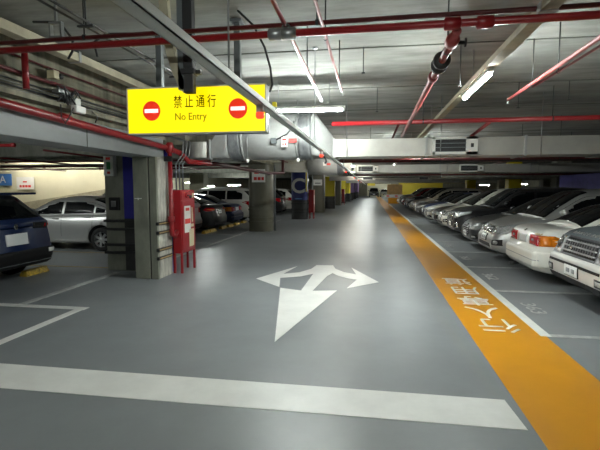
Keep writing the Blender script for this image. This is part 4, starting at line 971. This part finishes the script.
Fc = make_car(bl, 'crossover_car', 'p_navy', crf[:1] + crf[2:4], blr, seams=((1.36, .42, 1.36, 1.05, .004), (2.24, .42, 2.24, 1.08, .004), (3.14, .6, 3.14, 1.1, .004)), alloy='alloy_dark')
mb('p_navy').box(-.28, 0, -.52, .52, -.02, .02, .01).build('roof_spoiler', parent=Fc).location = (4.38, 0, 1.60)

first = {}
BASE = {'A': (A, 'p_steelblue', sv), 'B': (Bc, 'p_white', se), 'C': (Cc, 'p_silver', cr), 'D': (Dc, 'p_black', bs), 'E': (Ec, 'p_dark', ns), 'F': (Fc, 'p_navy', bl)}
plan = []
def place(k, col, xn, yc, rev, lab, grp, cat='car'):
    """xn = x of the end nearest the aisle on the right, or of the nose for turned cars"""
    plan.append((k, col, xn, yc, rev, lab, grp, cat))
R_ = 'cars parked along the right of the aisle'; L_ = 'cars parked in the left bays'
place('A', 'p_steelblue', 2.77, 6.47, 0, 'silver-grey off-road vehicle, nose out, nearest car on the right', R_)
place('B', 'p_white', 2.80, 8.72, 1, 'white saloon backed toward aisle showing red and orange tail lights', R_)
place('C', 'p_silver', 2.72, 10.95, 0, 'silver crossover nose out, just beyond the white saloon with red lights', R_)
place('E', 'p_dark', 2.75, 13.15, 0, 'dark grey saloon nose out, next beyond the silver crossover', R_)
place('D', 'p_black', 2.72, 15.4, 0, 'black sport utility car with bright chrome grille, nose out', R_)
place('C', 'p_pearl', 2.72, 17.65, 0, 'pearl white crossover nose out, just beyond the black chrome-grilled car', R_)
place('E', 'p_black', 2.78, 19.9, 0, 'black saloon nose out between pearl crossover and white saloon', R_)
place('E', 'p_white', 2.72, 22.15, 0, 'white newer saloon nose out, beyond the black saloon', R_)
place('B', 'p_navy', 2.85, 24.4, 0, 'small dark blue saloon nose out, beyond white newer saloon', R_)
place('E', 'p_dark', 2.70, 26.65, 0, 'dark saloon nose out, beyond the small dark blue one', R_)
place('C', 'p_beige', 2.78, 28.9, 0, 'beige crossover nose out, beyond two dark saloons', R_)
place('E', 'p_beige', 2.75, 31.15, 0, 'beige saloon nose out, beyond the beige crossover', R_)
place('D', 'p_black', 2.72, 33.4, 0, 'black sport utility car far along the right row', R_)
place('E', 'p_navy', 2.75, 35.65, 0, 'dark blue saloon far along the right row next to a black utility car', R_)
place('C', 'p_red', 2.7, 37.9, 0, 'dark red crossover far along the right row', R_)
place('B', 'p_red', 2.8, 40.15, 0, 'dark red saloon far along the right row, beyond the red crossover', R_)
place('D', 'p_grey', 2.8, 42.4, 0, 'grey sport utility car near the far end of the right row', R_)
place('B', 'p_white', 2.7, 44.65, 0, 'white saloon last in the right row before the orange barrier', R_)
place('F', 'p_navy', -6.05, 6.72, 1, 'dark blue crossover at the left edge, tail toward the aisle', L_)
place('E', 'p_silver', -6.05, 11.5, 1, 'silver saloon seen from its side, left of the grey column', L_)
place('C', 'p_silver', -5.9, 14.0, 1, 'silver wagon whose tail peeps out right of the red hose cabinet', L_)
place('E', 'p_black', -5.75, 16.35, 1, 'black saloon with red tail lights behind the hose cabinet', L_)
place('B', 'p_navy', -5.8, 18.8, 1, 'small navy saloon between black saloon and nearest olive column', L_)
place('D', 'p_white', -5.6, 21.4, 1, 'pale tall crossover behind the black and navy saloons', L_)
place('D', 'p_black', -5.4, 27.4, 1, 'black car seen between the olive column and the blue column', L_)
place('C', 'p_white', -5.2, 30.4, 1, 'white crossover seen between olive and blue columns, behind black car', L_)
place('E', 'p_dark', -5.2, 36.0, 1, 'dark saloon in the left bay beyond the blue column', L_)
done = set()
for (k, col, xn, yc, rev, lab, grp, cat) in plan:
    root, base_m, car = BASE[k]
    if k in done: o = copy_tree(root)
    else: o = root; done.add(k)
    o['_c'] = col
    # right side: nose at xn; tail-out cars are turned half round. Left side: tail at xn, nose to -x
    if xn > 0: o.location = (xn, yc, 0) if not rev else (xn + car.L, yc, 0); o.rotation_euler = (0, 0, PI if rev else 0)
    else: o.location = (xn - car.L, yc, 0); o.rotation_euler = (0, 0, 0)
    tag(o, lab, 'car', grp)
for i, (k, col, x_, y_, lab) in enumerate((('D', 'p_black', .75, 82, 'small black car at far end of aisle facing us'), ('E', 'p_white', 2.75, 84, 'small white car at far end of aisle beside the black one'))):
    o = copy_tree(BASE[k][0]); o.location = (x_, y_, 0); o.rotation_euler = (0, 0, PI / 2); o['_c'] = col; tag(o, lab, 'car', 'cars facing down the aisle at its end')
for o in list(bpy.data.objects):
    if '_c' in o.keys():
        k_ = [b_[1] for b_ in BASE.values() if b_[0].name.split('.')[0] == o.name.split('.')[0]]
        for old in set(k_):
            pass
        c_ = o['_c']; del o['_c']
        body = [q for q in kids(o) if q.name.split('.')[0] == 'body'][0]
        old = body.material_slots[0].material.name
        if old != c_: recolor(o, old, c_)

# ------------------------------------------------------------------ world, camera, colour management
w = bpy.data.worlds.new('World'); S.world = w; w.use_nodes = True
w.node_tree.nodes['Background'].inputs[0].default_value = (.5, .55, .5, 1); w.node_tree.nodes['Background'].inputs[1].default_value = .0
cam = bpy.data.cameras.new('Camera'); co_ = bpy.data.objects.new('Camera', cam); COL.objects.link(co_); S.camera = co_
cam.sensor_width = 36; cam.lens = 436 / 600 * 36; cam.clip_end = 300; cam.clip_start = .05
co_.location = (0, 0, 1.7); co_.rotation_euler = (PI / 2 - math.atan(37 / 436), 0, math.radians(9.088))
S.view_settings.view_transform = 'Standard'; S.view_settings.look = 'None'; S.view_settings.exposure = 3.0; S.view_settings.gamma = 1
S.view_settings.use_curve_mapping = False
S.cycles.max_bounces = 6; S.cycles.diffuse_bounces = 4; S.cycles.glossy_bounces = 3
S.cycles.use_denoising = True
S.cycles.sample_clamp_indirect = 6
